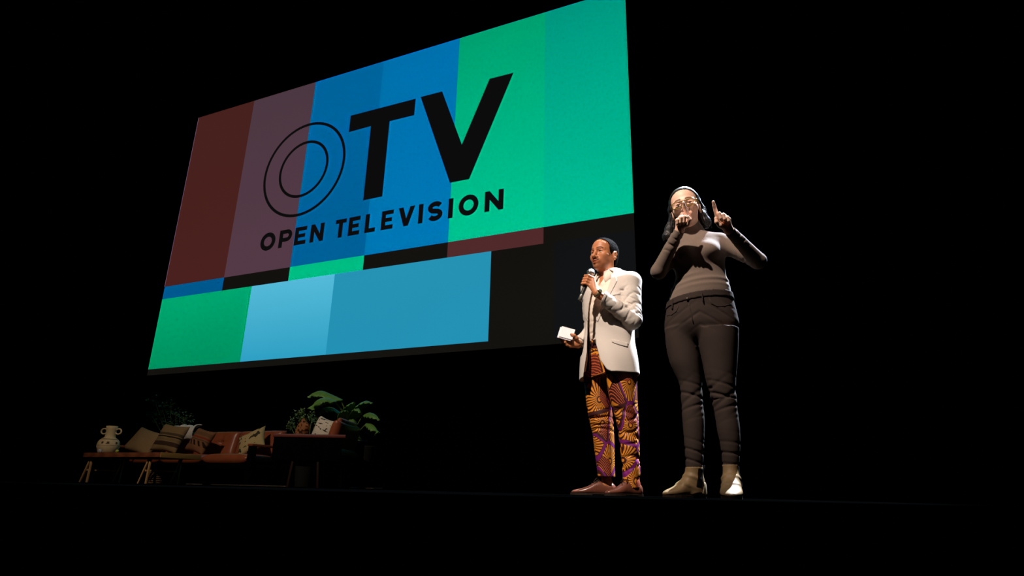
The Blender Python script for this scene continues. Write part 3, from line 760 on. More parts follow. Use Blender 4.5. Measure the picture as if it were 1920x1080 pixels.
def banana():
    base = at(676, 917, 7.55)
    rt = empty('banana_plant', (base[0], 7.55, 0)); tag(rt, 'tall broad leaved banana plant in a dark grey pot behind the armchair', 'plant')
    b = MB().lathe([(0.125, 0), (0.135, 0.02), (0.165, 0.56), (0.17, 0.58), (0.15, 0.58), (0.145, 0.54), (0.02, 0.53)], n=28); b.build('pot', potm, rt)
    L = lambda px, py, Y: at(px, py, Y)-np.array([base[0], 7.55, 0])
    crown = L(655, 784, 7.5); foot = np.array([0, 0, 0.5])
    MB().tube([foot, foot*0.5+crown*0.5+np.array([0.02, 0, 0]), crown], [0.030, 0.026, 0.02], 8).build('trunk', stemm, rt)
    L2 = [  # stem start to leaf base, then leaf points (picture, depth), width, fold, twist
        ([(652, 790, 7.5), (648, 770, 7.45), (640, 752, 7.4)], [(643, 750, 7.40), (622, 740, 7.35), (602, 733, 7.3), (584, 739, 7.22), (582, 746, 7.2)], 0.115, 0.75, 0.2),
        ([(652, 790, 7.45), (640, 768, 7.3), (626, 752, 7.2)], [(632, 752, 7.2), (612, 746, 7.12), (596, 750, 7.05), (587, 760, 7.0), (590, 768, 7.0)], 0.13, 0.7, -0.2),
        ([(652, 790, 7.5), (636, 772, 7.4)], [(640, 775, 7.4), (622, 764, 7.3), (606, 766, 7.2), (596, 778, 7.15)], 0.10, 0.6, 0.3),
        ([(655, 790, 7.5), (655, 780, 7.5)], [(655, 784, 7.5), (652, 770, 7.45), (656, 758, 7.4), (664, 754, 7.36)], 0.10, 0.5, -0.3),
        ([(657, 790, 7.5), (664, 776, 7.5)], [(662, 776, 7.5), (672, 760, 7.45), (686, 752, 7.4), (699, 756, 7.38)], 0.085, 0.75, 0.1),
        ([(657, 792, 7.5), (662, 785, 7.45)], [(656, 786, 7.45), (666, 772, 7.35), (672, 766, 7.3), (676, 774, 7.25)], 0.09, 0.7, 0.4),
        ([(662, 810, 7.5), (674, 790, 7.4)], [(679, 780, 7.4), (692, 774, 7.35), (704, 778, 7.3), (712, 788, 7.28)], 0.085, 0.8, 0.0),
        ([(668, 822, 7.5), (676, 806, 7.35)], [(687, 794, 7.3), (698, 796, 7.25), (706, 806, 7.2), (703, 816, 7.2)], 0.08, 0.75, 0.2),
        ([(650, 800, 7.5), (644, 790, 7.4)], [(646, 796, 7.4), (643, 782, 7.3), (645, 772, 7.25), (650, 770, 7.2)], 0.075, 0.4, 0.0),
        ([(655, 795, 7.5), (660, 792, 7.4)], [(658, 790, 7.35), (662, 786, 7.28), (664, 794, 7.2), (664, 800, 7.18)], 0.07, 0.6, 0.3)]
    for st, lf, w, fo, tw in L2:
        sp = [L(*p_) for p_ in st]; lp = [L(*p_) for p_ in lf]
        if len(sp) == 2: sp = [sp[0], sp[0]*0.5+sp[1]*0.5, sp[1]]
        MB().tube(sp+[lp[0]], [0.012, 0.011, 0.009, 0.007], 6).build('leaf_stalk', stemm, rt)
        o = leaf_mesh(lp, w*1.3, fo, tw).build('leaf', leafm, rt, recalc=False)
        uv = o.data.uv_layers.new(name='UVMap')
        n_, k_ = 18, 9
        co = np.empty(len(o.data.loops), np.int32); o.data.loops.foreach_get('vertex_index', co)
        uv.data.foreach_set('uv', np.stack([(co//k_)/(n_-1), (co % k_)/(k_-1)], 1).astype(f4).ravel())
        so = o.modifiers.new('thickness', 'SOLIDIFY'); so.thickness = 0.004
banana()
def bush(name, label, base, pot, blobs, nleaf, size, mat, seed):
    rnd = random.Random(seed)
    rt = empty(name, base); tag(rt, label, 'plant')
    h, r_ = pot
    MB().lathe([(r_*0.75, 0), (r_*0.8, 0.015), (r_, h-0.02), (r_*1.02, h), (r_*0.9, h), (r_*0.86, h-0.04), (0.02, h-0.05)], n=24).build('pot', potm, rt)
    bb = MB(); tw = MB()
    for (c_, rr) in blobs:
        c_ = np.asarray(c_)-np.asarray(base)
        tw.tube([(0, 0, h-0.05), (c_[0]*0.5, c_[1]*0.5, h*0.5+c_[2]*0.5), tuple(c_)], [0.008, 0.006, 0.004], 5)
        for k in range(nleaf):
            d = Vector((rnd.gauss(0, 1), rnd.gauss(0, 1), rnd.gauss(0, 1))).normalized()*rr*rnd.random()**0.45
            p_ = Vector([float(v) for v in c_])+d
            if k % 6 == 0: tw.tube([tuple(c_), tuple(p_)], [0.004, 0.0015], 4)
            q = Matrix.Rotation(rnd.uniform(0, 6.28), 3, 'Z') @ Matrix.Rotation(rnd.uniform(-1, 1), 3, 'X') @ Matrix.Rotation(rnd.uniform(-0.6, 0.6), 3, 'Y')
            s0 = size*rnd.uniform(0.7, 1.25)
            vs_ = [bb.bm.verts.new(p_+q @ Vector(v)) for v in ((0, 0, 0), (s0*0.42, s0*0.5, s0*0.12), (0, s0*1.1, -s0*0.05), (-s0*0.42, s0*0.5, s0*0.12), (0, s0*0.5, -0.02*s0))]
            bb.bm.faces.new((vs_[0], vs_[1], vs_[4])); bb.bm.faces.new((vs_[1], vs_[2], vs_[4])); bb.bm.faces.new((vs_[2], vs_[3], vs_[4])); bb.bm.faces.new((vs_[3], vs_[0], vs_[4]))
    o = bb.build('foliage', mat, rt, False, False); tag(o, kind='stuff')
    tw.build('twigs', stemm, rt)
    return rt
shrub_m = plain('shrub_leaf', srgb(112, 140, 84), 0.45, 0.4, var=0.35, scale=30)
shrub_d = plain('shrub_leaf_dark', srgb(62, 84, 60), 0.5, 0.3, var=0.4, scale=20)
bl = [(at(x, y, 7.9), r_) for x, y, r_ in ((548, 790, 0.10), (560, 778, 0.11), (572, 785, 0.11), (545, 800, 0.07), (585, 782, 0.08), (566, 772, 0.06), (592, 790, 0.07))]
bx = at(568, 905, 7.9)
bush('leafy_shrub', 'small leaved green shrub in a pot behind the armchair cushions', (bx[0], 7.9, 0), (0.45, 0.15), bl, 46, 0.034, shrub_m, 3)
bl = [(at(x, y, 8.55), r_) for x, y, r_ in ((290, 752, 0.13), (305, 768, 0.17), (318, 762, 0.16), (330, 778, 0.17), (345, 785, 0.17), (350, 795, 0.12), (300, 785, 0.15), (322, 792, 0.15), (284, 778, 0.10))]
bx = at(320, 900, 8.62)
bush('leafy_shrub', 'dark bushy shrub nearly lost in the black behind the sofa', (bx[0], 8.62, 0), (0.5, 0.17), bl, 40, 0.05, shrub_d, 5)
# pale planter seen below the armchair
pl_ = at(633, 916, 7.3); o = empty('stone_planter', (pl_[0], 7.3, 0)); tag(o, 'pale stone planter standing behind the armchair legs', 'planter')
pale_s = plain('pale_stone', srgb(132, 122, 108), 0.9, 0.1, var=0.3, scale=30, bump=0.4, bscale=60)
MB().lathe([(0.065, 0), (0.075, 0.02), (0.10, 0.42), (0.115, 0.45), (0.115, 0.53), (0.10, 0.55), (0.09, 0.53), (0.02, 0.50)], n=24).build('planter_body', pale_s, o)
MB().lathe([(0.112, 0.45), (0.122, 0.455), (0.122, 0.53), (0.112, 0.535)], n=24).build('planter_rim', pale_s, o)
# floor cables
cab = plain('black_cable_rubber', srgb(60, 50, 42), 0.5, 0.4)
def cable(pts, label):
    P = [at(x, y, Y) for x, y, Y in pts]; P = [(p_[0], p_[1], 0.009) for p_ in P]
    o_ = P[0]; b = MB(); pp = []
    for i in range(len(P)-1):
        for k in range(8):
            f = k/8; pp.append(tuple(P[i][j]*(1-f)+P[i+1][j]*f-o_[j]+(0.02*math.sin((i*8+k)*0.7) if j == 1 else 0) for j in range(3)))
    b.tube(pp, 0.009, 6); o2 = b.build('floor_cable', cab); o2.location = o_; tag(o2, label, 'cable', 'cables on the stage floor')
cable([(395, 912, 6.9), (440, 914, 6.6), (478, 913, 6.5), (545, 915, 6.3)], 'dark cable running along the floor left of the armchair legs')
cable([(348, 912, 6.9), (365, 912, 6.9), (382, 912, 6.95)], 'short dark cable on the floor right of the table legs')
cable([(655, 917, 6.6), (672, 916, 6.8), (700, 918, 6.7), (720, 918, 6.9)], 'dark cable on the floor beside the banana plant pot')

# ================================================================== the people
def skin_mat(name, tone, deep):
    t = NT(name); c = t.coord(); vc = t.n('ShaderNodeAttribute', attribute_name='tint')
    n = t.noise(c, 22.0, 3.0)
    base = t.mix(n, deep, tone)
    t.set(t.mix(1.0, base, vc.outputs[0], 'MULTIPLY'), 0.48, 0.3)
    t.l(t.math('MULTIPLY', vc.outputs['Fac'], 0.32), t.b.inputs['Specular IOR Level'])
    t.b.inputs['Subsurface Weight'].default_value = 0.08; t.b.inputs['Subsurface Radius'].default_value = (0.012, 0.005, 0.003)
    t.bump(t.noise(c, 420.0, 2), 0.12, 0.001)
    return t.m
def unit(v): v = np.array(v, float); return v/np.linalg.norm(v)
class HeadFrame:
    """X to the person's left, Y out of the face, Z up"""
    def __init__(s, o, yaw, pitch=0.0, roll=0.0, k=1.0):
        X = np.array([math.cos(yaw), -math.sin(yaw), 0.0]); Y = np.array([-math.sin(yaw), -math.cos(yaw), 0.0]); Z = np.array([0, 0, 1.0])
        Y, Z = Y*math.cos(pitch)+Z*math.sin(pitch), Z*math.cos(pitch)-Y*math.sin(pitch)
        X, Z = X*math.cos(roll)+Z*math.sin(roll), Z*math.cos(roll)-X*math.sin(roll)
        s.o = np.array(o, float); s.B = np.array([X, Y, Z]); s.k = k
    def p(s, x, y, z): return s.o+(np.array([x, y, z])*s.k)@s.B
    def v(s, x, y, z): return np.array([x, y, z])@s.B
    def inv(s, P): return ((P-s.o)@s.B.T)/s.k
    def ell(s, c, r): return ell(s.p(*c), np.array(r)*s.k, s.B)
    def cap(s, a, b, ra, rb=None): return cap(s.p(*a), s.p(*b), ra*s.k, (ra if rb is None else rb)*s.k)
def sculpt_head(S, H, female=False):
    jw = 0.94 if female else 1.0
    S.add(H.ell((0, -0.016, 0.034), (0.073, 0.093, 0.084)), 0.0)
    S.add(H.ell((0, 0.028, 0.040), (0.063, 0.060, 0.062)), 0.03)
    S.add(H.ell((0, 0.030, -0.030), (0.060*jw, 0.058, 0.080)), 0.03)
    S.add(H.ell((0, 0.026, -0.070), (0.052*jw, 0.055, 0.043)), 0.025)
    S.add(H.ell((0, 0.074, -0.098), (0.020, 0.018, 0.017)), 0.025)
    for s in (-1, 1):
        S.add(H.ell((s*0.045, 0.050, -0.024), (0.022, 0.026, 0.022)), 0.025)
        S.add(H.cap((s*0.012, 0.085, 0.018), (s*0.046, 0.066, 0.016), 0.010, 0.008), 0.016)
    for s in (-1, 1):
        S.add(H.ell((s*0.031, 0.096, -0.003), (0.019, 0.016, 0.011)), 0.014, 's')
        S.add(H.ell((s*0.0315, 0.0690, -0.0035), (0.0165, 0.0152, 0.0140)), 0.006)
        S.add(H.ell((s*0.0320, 0.0870, -0.0035), (0.0130, 0.0120, 0.0044)), 0.002, 's')
        S.add(H.cap((s*0.021, 0.0825, 0.0022), (s*0.033, 0.0850, 0.0040), 0.0022, 0.0026), 0.003)
        S.add(H.cap((s*0.033, 0.0850, 0.0040), (s*0.045, 0.0770, 0.0008), 0.0026, 0.0020), 0.003)
    S.add(H.cap((0, 0.083, 0.012), (0, 0.106, -0.034), 0.0085, 0.0115), 0.013)
    S.add(H.ell((0, 0.107, -0.038), (0.012, 0.012, 0.010)), 0.008)
    for s in (-1, 1):
        S.add(H.ell((s*0.0135, 0.094, -0.042), (0.0085, 0.011, 0.0085)), 0.007)
        S.add(H.ell((s*0.007, 0.104, -0.0505), (0.0042, 0.006, 0.004)), 0.003, 's')
    S.add(H.ell((0, 0.080, -0.066), (0.030, 0.018, 0.020)), 0.014)
    S.add(H.cap((-0.022, 0.084, -0.0685), (0, 0.0965, -0.064), 0.0035, 0.0062), 0.005)
    S.add(H.cap((0.022, 0.084, -0.0685), (0, 0.0965, -0.064), 0.0035, 0.0062), 0.005)
    S.add(H.cap((-0.020, 0.083, -0.0725), (0, 0.0945, -0.0785), 0.0038, 0.0075), 0.005)
    S.add(H.cap((0.020, 0.083, -0.0725), (0, 0.0945, -0.0785), 0.0038, 0.0075), 0.005)
    S.add(H.ell((0, 0.099, -0.0708), (0.019, 0.010, 0.0022)), 0.003, 's')
    for s in (-1, 1):
        S.add(H.ell((s*0.0745, -0.014, -0.012), (0.0085, 0.019, 0.032)), 0.006)
        S.add(H.cap((s*0.078, -0.022, 0.016), (s*0.080, -0.030, -0.006), 0.0055, 0.0045), 0.004)
        S.add(H.ell((s*0.084, -0.010, -0.010), (0.006, 0.009, 0.016)), 0.004, 's')
def head_tint(P, H, skin, lip, brow, brow_arch=0.0, stubble=0.0, moustache=0.0):
    Q = H.inv(P); x, y, z = Q[:, 0], Q[:, 1], Q[:, 2]; T = np.tile(np.array(skin, float), (len(P), 1))
    ax = np.abs(x)
    def blend(m, col):
        m = np.clip(m, 0, 1)[:, None]; T[:] = T*(1-m)+np.array(col)*m
    near = (np.linalg.norm(Q, axis=1) < 0.2)
    if stubble > 0:
        s = np.clip((-0.045-z)/0.015, 0, 1)*np.clip((y-0.005)/0.02, 0, 1)*np.clip((z+0.125)/0.02, 0, 1)*near
        blend(s*stubble, np.array(skin)*0.45)
    if moustache > 0:
        mu = np.clip(1-np.abs(z+0.0575+ax*0.12)/0.0062, 0, 1)*(ax < 0.027)*(y > 0.07)*near
        blend(mu*2.2*moustache, brow)
        go = np.clip(1-np.abs(ax-0.002)/0.006, 0, 1)*(np.abs(z+0.091) < 0.008)*(y > 0.07)*near
        blend(go*0.5*moustache, brow)
    lp = np.clip(1.5-((ax/0.023)**2+((z+0.0715)/0.0125)**2), 0, 1)*(y > 0.075)*near
    lp2 = ((ax/0.023)**2+((z+0.0715)/0.0122)**2 < 1)*(y > 0.079)*near
    blend(lp2*0.85, lip)
    blend((np.abs(z+0.0708) < 0.0016)*(ax < 0.021)*(y > 0.075)*near*0.8, np.array(lip)*0.25)
    bz = 0.0205+brow_arch*np.sin(np.clip((ax-0.012)/0.04, 0, 1)*np.pi)-np.clip(ax-0.04, 0, 1)*0.35
    bm = np.clip(1.6-np.abs(z-bz)/0.0042, 0, 1)*(ax > 0.012)*(ax < 0.052)*(y > 0.05)*near
    blend(bm*0.92, brow)
    lid = np.clip(1.4-np.abs(z-0.0025+0.25*np.clip(ax-0.034, 0, 1))/0.0022, 0, 1)*(ax > 0.019)*(ax < 0.046)*(y > 0.06)*near
    blend(lid*0.75, np.array(brow)*0.6)
    return T
eye_white = plain('eye_white', srgb(225, 218, 208), 0.2, 0.5, var=0.03)
iris_dark = plain('iris_dark_brown', srgb(34, 20, 13), 0.15, 0.6, var=0.1)
def eyes(H, parent, off, gaze=(0, 1, 0)):
    for s in (-1, 1):
        c = H.p(s*0.0315, 0.0700, -0.0035)-off
        b = MB().ball(c, 0.0128*H.k, 16).build('eye', eye_white, parent)
        g = unit(H.v(*gaze)); cc = c+g*0.0098*H.k
        b2 = MB(); q = Vector(g).to_track_quat('Z', 'Y').to_matrix()
        b2.ball(cc, 0.0058*H.k, 14, (1, 1, 0.75), q); b2.build('iris', iris_dark, b)
def finger(S, base, d, n, L, r, flex, k=0.006):
    """three phalanges from base along d, bending towards n"""
    p = np.array(base, float); d = unit(d); n = unit(np.array(n)-d*np.dot(n, d)); a = 0.0
    rr = [r, r*0.92, r*0.84, r*0.70]
    for i, (l, fl) in enumerate(zip(L, flex)):
        a += math.radians(fl); q = p+(d*math.cos(a)+n*math.sin(a))*l
        S.add(cap(p, q, rr[i], rr[i+1]), k if i == 0 else 0.002); p = q
    return p
def shoe_rows(L, w, hmax, toe, collar):
    return L

# ------------------------------------------------------------------ shoes in a foot's own frame
def foot_basis(yaw):                    # T towards the toe, U to the side, Z up
    T = np.array([-math.sin(yaw), -math.cos(yaw), 0]); U = np.array([math.cos(yaw), -math.sin(yaw), 0]); return U, T

# ================================================================== man with the microphone
MF = Frame(1146, 930, 4.30)
mq = MF.q
man_skin = skin_mat('man_skin', srgb(190, 122, 82), srgb(172, 106, 68))
_t = HeadFrame((0, 0, 0), R(38), R(3), R(-1), 1.09)
mh = HeadFrame(mq(1118.8, 473.3, -0.082)-_t.v(0, 0.078*1.09, -0.0033), R(38), R(3), R(-1), 1.09)
bS = np.array([math.cos(R(40)), -math.sin(R(40)), 0]); bF = np.array([-math.sin(R(40)), -math.cos(R(40)), 0])
BO = np.array([0.022, 0.0, 0.0])
def bp(u, v, z): return BO+bS*u+bF*v+np.array([0, 0, z])
# joints
l_sh = np.array([0.176, -0.125, 1.395]); l_el = mq(1187, 601, -0.17); l_wr = mq(1119, 549.5, -0.27)
r_sh = bp(-0.185, 0.0, 1.43); r_el = np.array([-0.105, 0.155, 1.13]); r_wr = mq(1083, 646, 0.02)
# microphone axis
mic_a = mq(1088.5, 559, -0.235); mic_b = mq(1107.5, 512, -0.225)
mic_d = unit(mic_b-mic_a)
Sb = Sculpt(); sculpt_head(Sb, mh)
nk = np.array([0.012, 0.012, 1.44])
Sb.add(cap(nk, mh.p(0, -0.020, -0.055), 0.060, 0.054), 0.025)
Sb.add(loft([(0.88, 0, 0, .112, .085), (1.05, 0, 0, .130, .090), (1.25, 0, 0, .155, .105), (1.38, 0, 0, .150, .095), (1.46, 0, 0, .09, .07)], BO, bS, bF), 0.04)
for sh, el, wr in ((l_sh, l_el, l_wr), (r_sh, r_el, r_wr)):
    Sb.add(cap(sh, el, 0.046, 0.036), 0.05); Sb.add(cap(el, wr, 0.038, 0.025), 0.02)
lfx = [(1106, 785, 0.09)]
hipL = np.array([-0.075, 0.06, 0.92]); hipR = np.array([0.09, -0.06, 0.92])
knL = mq(1128, 795, 0.09); knR = mq(1176, 790, -0.07)
anL = mq(1137, 903, 0.10); anR = mq(1184, 903, -0.07)
for hp, kn, an in ((hipL, knL, anL), (hipR, knR, anR)):
    Sb.add(cap(hp, kn, 0.050, 0.042), 0.03); Sb.add(cap(kn, an, 0.050, 0.034), 0.02)
fyL, fyR = R(84), R(56)
for an, fy in ((anL, fyL), (anR, fyR)):
    U, T = foot_basis(fy); Sb.add(cap(np.array([an[0], an[1], 0.062])-T*0.012, np.array([an[0], an[1], 0.040])+T*0.10, 0.030, 0.016), 0.02)
# left hand closed round the microphone
hx = unit(np.array([1.0, 0, 0])-mic_d*mic_d[0]); hy = np.cross(hx, mic_d)      # hx right, hy towards the audience
if hy[1] > 0: hy = -hy
def mp(s, ang, r): a = math.radians(ang); return mic_a+mic_d*s+(hx*math.cos(a)+hy*math.sin(a))*r
mlen = float(np.linalg.norm(mic_b-mic_a))
hs = [0.158, 0.137, 0.117, 0.098]
wrist_in = l_wr
for i, s in enumerate(hs):
    kn = mp(s-0.004, 32, 0.041); r = (0.0098, 0.0100, 0.0096, 0.0086)[i]
    Sb.add(cap(wrist_in, kn, 0.0185 if i in (0, 3) else 0.019, 0.0118), 0.014)
    pts = [kn, mp(s, 92, 0.032), mp(s-0.002, 150, 0.0285), mp(s-0.003, 205, 0.025), mp(s-0.003, 258, 0.024)]
    for j in range(4):
        Sb.add(cap(pts[j], pts[j+1], r*(1.08-0.06*j), r*(1.02-0.06*j)), 0.004 if j else 0.006)
tb_ = [wrist_in+unit(mp(0.12, 300, 0.03)-wrist_in)*0.02, mp(0.118, 330, 0.040), mp(0.150, 305, 0.030), mp(0.172, 280, 0.025)]
for j in range(3): Sb.add(cap(tb_[j], tb_[j+1], (0.016, 0.0125, 0.0105)[j], (0.0125, 0.0105, 0.0085)[j]), 0.010)
# right hand holding the cards
card_c = mq(1060, 627, 0.0)
pal = mq(1073, 643, 0.01)
hand_f = unit(mq(1052, 634, -0.02)-r_wr)
Sb.add(cap(r_wr, pal, 0.022, 0.021), 0.014)
kb = [mq(1070, 636, 0.03), mq(1066, 640, 0.02), mq(1066, 645, 0.01), mq(1069, 649, 0.0)]
tips = [[(1060, 636, 0.035), (1053, 634, 0.03), (1049, 632, 0.02)], [(1058, 640, 0.01), (1052, 636, 0.0), (1050, 632, -0.005)],
        [(1059, 644, -0.005), (1054, 640, -0.015), (1053, 635, -0.02)], [(1063, 647, -0.015), (1060, 642, -0.025), (1060, 637, -0.028)]]
for b_, tp in zip(kb, tips):
    Sb.add(cap(r_wr, b_, 0.018, 0.0125), 0.012); pts = [b_]+[mq(*t_) for t_ in tp]
    for j in range(3): Sb.add(cap(pts[j], pts[j+1], 0.0098-0.0008*j, 0.0090-0.0008*j), 0.005)
tpts = [r_wr, mq(1081, 634, -0.02), mq(1077, 629, -0.03), mq(1071, 627, -0.025)]
for j in range(3): Sb.add(cap(tpts[j], tpts[j+1], (0.017, 0.0125, 0.0105)[j], (0.0125, 0.0105, 0.0085)[j]), 0.008)
zs_man = [(0.16, 0.005), (0.90, 0.008), (1.12, 0.0026), (1.20, 0.006), (1.30, 0.004), (1.80, 0.0024)]
V, Q = Sb.mesh((-0.36, -0.36, 0.0), (0.30, 0.26, 1.80), 0.0026, zs_man)
tint = head_tint(V, mh, (1, 1, 1), (0.72, 0.50, 0.48), (0.10, 0.07, 0.06), 0.004, 0.55, 1.0)
man = np_mesh('person', V, Q, man_skin, None, tint)
man.location = tuple(MF.o); man.rotation_euler = (0, 0, MF.rz)
tag(man, 'person in a pale blazer and orange patterned trousers speaking into a microphone', 'person')
Z0 = np.zeros(3)
eyes(mh, man, Z0, (0.05, 1, 0.12))
# hair
def cap_hair(H, grow, poly, seed, amp, freq, k=0.01, lump=1.0):
    S = Sculpt()
    S.add(H.ell((0, -0.016, 0.034), (0.073+grow, 0.093+grow, 0.084+grow)), 0)
    S.add(H.ell((0, 0.028, 0.040), (0.063+grow*.7, 0.060+grow*.7, 0.062+grow)), 0.03)
    S.add(H.ell((0, -0.05, -0.03), (0.056+grow*.5, 0.045+grow*.5, 0.06)), 0.03)
    pf = poly2(poly, (1, 2))
    S.add(lambda P: (pf(H.inv(P).astype(f4))*H.k+0.0035*np.sin(P[:, 0]*410+P[:, 2]*230)*np.sin(P[:, 1]*370-P[:, 2]*290)).astype(f4), k, 'i')
    rs = np.random.RandomState(seed); Kv = rs.normal(0, freq, (7, 3)); ph = rs.uniform(0, 6.28, 7)
    def disp(P):
        s = 0
        for a, b in zip(Kv, ph): s = s+np.sin(P@a.astype(f4)+b)
        return (-amp*s/2.2).astype(f4)
    S.add(disp, 0, 'd'); return S
hairm = NT('man_hair'); c = hairm.coord(); n = hairm.noise(c, 320.0, 2, 0.7)
hairm.set(hairm.mix(n, srgb(7, 6, 6), srgb(34, 30, 29)), 0.95, 0.04); hairm.bump(n, 1.0, 0.004); hairm = hairm.m
man_line = [(0.068, 0.096), (0.058, 0.080), (0.044, 0.066), (0.034, 0.044), (0.036, 0.026), (0.030, 0.020), (0.024, -0.020), (0.006, -0.022), (0.002, 0.018), (-0.024, 0.022), (-0.036, -0.014), (-0.058, -0.070), (-0.13, -0.075), (-0.16, 0.05), (-0.12, 0.17), (0.06, 0.17), (0.105, 0.12)]
S = cap_hair(mh, 0.0042, man_line, 3, 0.0016, 620.0, 0.002)
V, Q = S.mesh((-0.14, -0.16, 1.5), (0.16, 0.14, 1.82), 0.0026)
np_mesh('hair', V, Q, hairm, man)

# ---- shirt, collar
shirt_m = cloth('cream_shirt_cotton', srgb(226, 208, 192), 700, 0.15, 0.85, 0.15, 0.05)
Ss = Sculpt()
Ss.add(loft([(0.92, 0, 0.004, .158, .116), (1.02, 0, 0.006, .156, .118), (1.12, 0, 0.012, .164, .124), (1.30, 0, 0.008, .176, .128), (1.40, 0, 0, .160, .110), (1.455, 0, 0, .10, .082), (1.49, 0, 0.0, .074, .074)], BO, bS, bF), 0.02)
Ss.add(folds(bp(0, 0, 1.0), bp(0, 0, 1.45), 0.006, 3.0, 2.2, 0.3, 0, 1, 0.6), 0, 'd')
# open neck
vn = [bp(-0.035, 0.1, 1.50), bp(0.035, 0.1, 1.50), bp(0.0, 0.13, 1.36)]
pv2 = [(-0.042, 1.52), (0.042, 1.52), (0.006, 1.385), (-0.006, 1.385)]
pf_ = poly2(pv2, (0, 2))
def vcut(P):
    q = P-BO.astype(f4); L = np.stack([q@bS.astype(f4), q@bF.astype(f4), q[:, 2]], 1)
    return np.maximum(pf_(L), 0.02-L[:, 1])
Ss.add(vcut, 0.004, 's')
Ss.add(half((0, 0, 0.93), (0, 0, -1)), 0, 'i')
V, Q = Ss.mesh((-0.22, -0.22, 0.90), (0.24, 0.22, 1.52), 0.004)
np_mesh('shirt', V, Q, shirt_m, man)
def collar_strip(parent, mat, rows, name='shirt_collar'):
    b = MB()
    n_ = len(rows[0])
    b.grid(len(rows), n_, lambda a, c_: rows[int(round(a*(len(rows)-1)))][int(round(c_*(n_-1)))])
    o = b.build(name, mat, parent); s_ = o.modifiers.new('thickness', 'SOLIDIFY'); s_.thickness = 0.004; s_.offset = 0
    return o
NC = np.array([0.008, 0.0, 0.0])
def neckp(ang, r, z):                   # ang 0 = front, + towards his left
    a = math.radians(ang); return NC+bF*(r*math.cos(a))+bS*(r*math.sin(a))+np.array([0, 0, z])
top_row, mid_row, low_row = [], [], []
angs = list(range(-158, 159, 4))
for side in (-1, 1):
    rows = [[], [], [], []]
    for i in range(15):
        f = i/14; an = side*(180-(180-24)*f)
        zt = 1.545-0.050*f**1.5; rt = 0.072+0.002*f
        drop = 0.042+0.052*max(0, f-0.55)/0.45
        rows[0].append(neckp(an, rt-0.004, zt-0.030)); rows[1].append(neckp(an, rt, zt))
        rows[2].append(neckp(an, rt+0.012+0.008*f, zt-drop*0.5)); rows[3].append(neckp(an+side*(8 if f > 0.8 else 0), rt+0.016+0.024*f, zt-drop))
    collar_strip(man, shirt_m, rows)

# ---- blazer
jk_m = cloth('pale_linen_blazer', srgb(200, 188, 178), 420, 0.30, 0.85, 0.15, 0.07)
Sj = Sculpt()
Sj.add(loft([(0.745, 0.005, 0.030, .212, .172), (0.86, 0.005, 0.026, .206, .164), (1.02, 0, 0.016, .190, .146), (1.12, 0, 0.01, .186, .142), (1.27, 0, 0.006, .198, .146), (1.37, 0, 0.0, .205, .138), (1.43, 0, -0.004, .190, .116), (1.475, 0, -0.008, .130, .092), (1.515, 0, -0.012, .088, .080)], BO, bS, bF, p=2.15), 0)
Sj.add(cap(np.array([0.045, -0.02, 1.475]), l_sh+np.array([-0.005, 0.004, 0.012]), 0.050, 0.056), 0.045)
Sj.add(cap(l_sh, l_el, 0.062, 0.056), 0.035)
Sj.add(cap(l_el, l_wr+(l_el-l_wr)*0.10, 0.060, 0.043), 0.012)
Sj.add(cap(r_sh, r_el, 0.066, 0.056), 0.03)
Sj.add(cap(r_el, r_wr+(r_el-r_wr)*0.14, 0.056, 0.040), 0.012)
Sj.add(folds(l_sh, l_el, 0.0075, 3.6, 3.4, 0.10, 0.15, 1.05, 0.9), 0, 'd')
Sj.add(folds(l_wr, l_el, 0.007, 3.4, -3.0, 0.09, 0.25, 1.1, 2.2), 0, 'd')
Sj.add(folds(r_sh, r_el, 0.009, 3.0, 1.5, 0.09, 0.1, 1.0, 0.3), 0, 'd')
def drape(P):
    z = P[:, 2]; x = P[:, 0]; w = np.clip((1.18-z)/0.2, 0, 1)
    return (-0.006*w*np.sin(x*26+P[:, 1]*18+z*7)-0.005*ridge(z*30+x*22)*np.clip(1-np.abs(z-1.12)/0.14, 0, 1)).astype(f4)
Sj.add(drape, 0, 'd')
Sj.add(None, 0.013, 'shell')
# front opening and neck
op = [(1140, 500), (1150, 507), (1144, 530), (1131, 570), (1119, 598), (1116, 620), (1118, 647), (1126, 679), (1138, 697), (1150, 703), (1160, 710), (1160, 750), (1088, 750), (1093, 704), (1100, 660), (1101, 600), (1103, 570), (1108, 545), (1116, 522), (1124, 508)]
opl = [tuple(mq(x, y, -0.13)[[0, 2]]) for x, y in op]
of_ = poly2(opl, (0, 2))
def opening(P):
    q = P-BO.astype(f4); v = q@bF.astype(f4)
    return np.maximum(of_(P), 0.015-v)
Sj.add(opening, 0.004, 's')
Sj.add(cap(NC+np.array([0, 0, 1.44]), NC+np.array([0, 0, 1.60]), 0.062, 0.092), 0.004, 's')
Sj.add(half(l_wr+(l_el-l_wr)*0.13, l_wr-l_el), 0.002, 'i') if False else None
def cuff(wr, el, f):
    p0 = vec(wr+(el-wr)*f); n_ = vec(unit(wr-el))
    def fn(P):
        q = P-p0; t = q@n_; rr = np.sqrt(np.maximum((q*q).sum(1)-t*t, 0))
        return np.maximum(-t, np.maximum(rr-0.075, t-0.16))
    return fn
Sj.add(cuff(l_wr, l_el, 0.10), 0.0, 's'); Sj.add(cuff(r_wr, r_el, 0.12), 0.0, 's')
Sj.add(lambda P: (0.762-0.05*np.clip((-0.02-P[:, 0])/0.15, 0, 1)-P[:, 2]).astype(f4)*0.9, 0.002, 'i')
V, Q = Sj.mesh((-0.27, -0.34, 0.70), (0.32, 0.30, 1.56), 0.0042)
np_mesh('blazer', V, Q, jk_m, man)
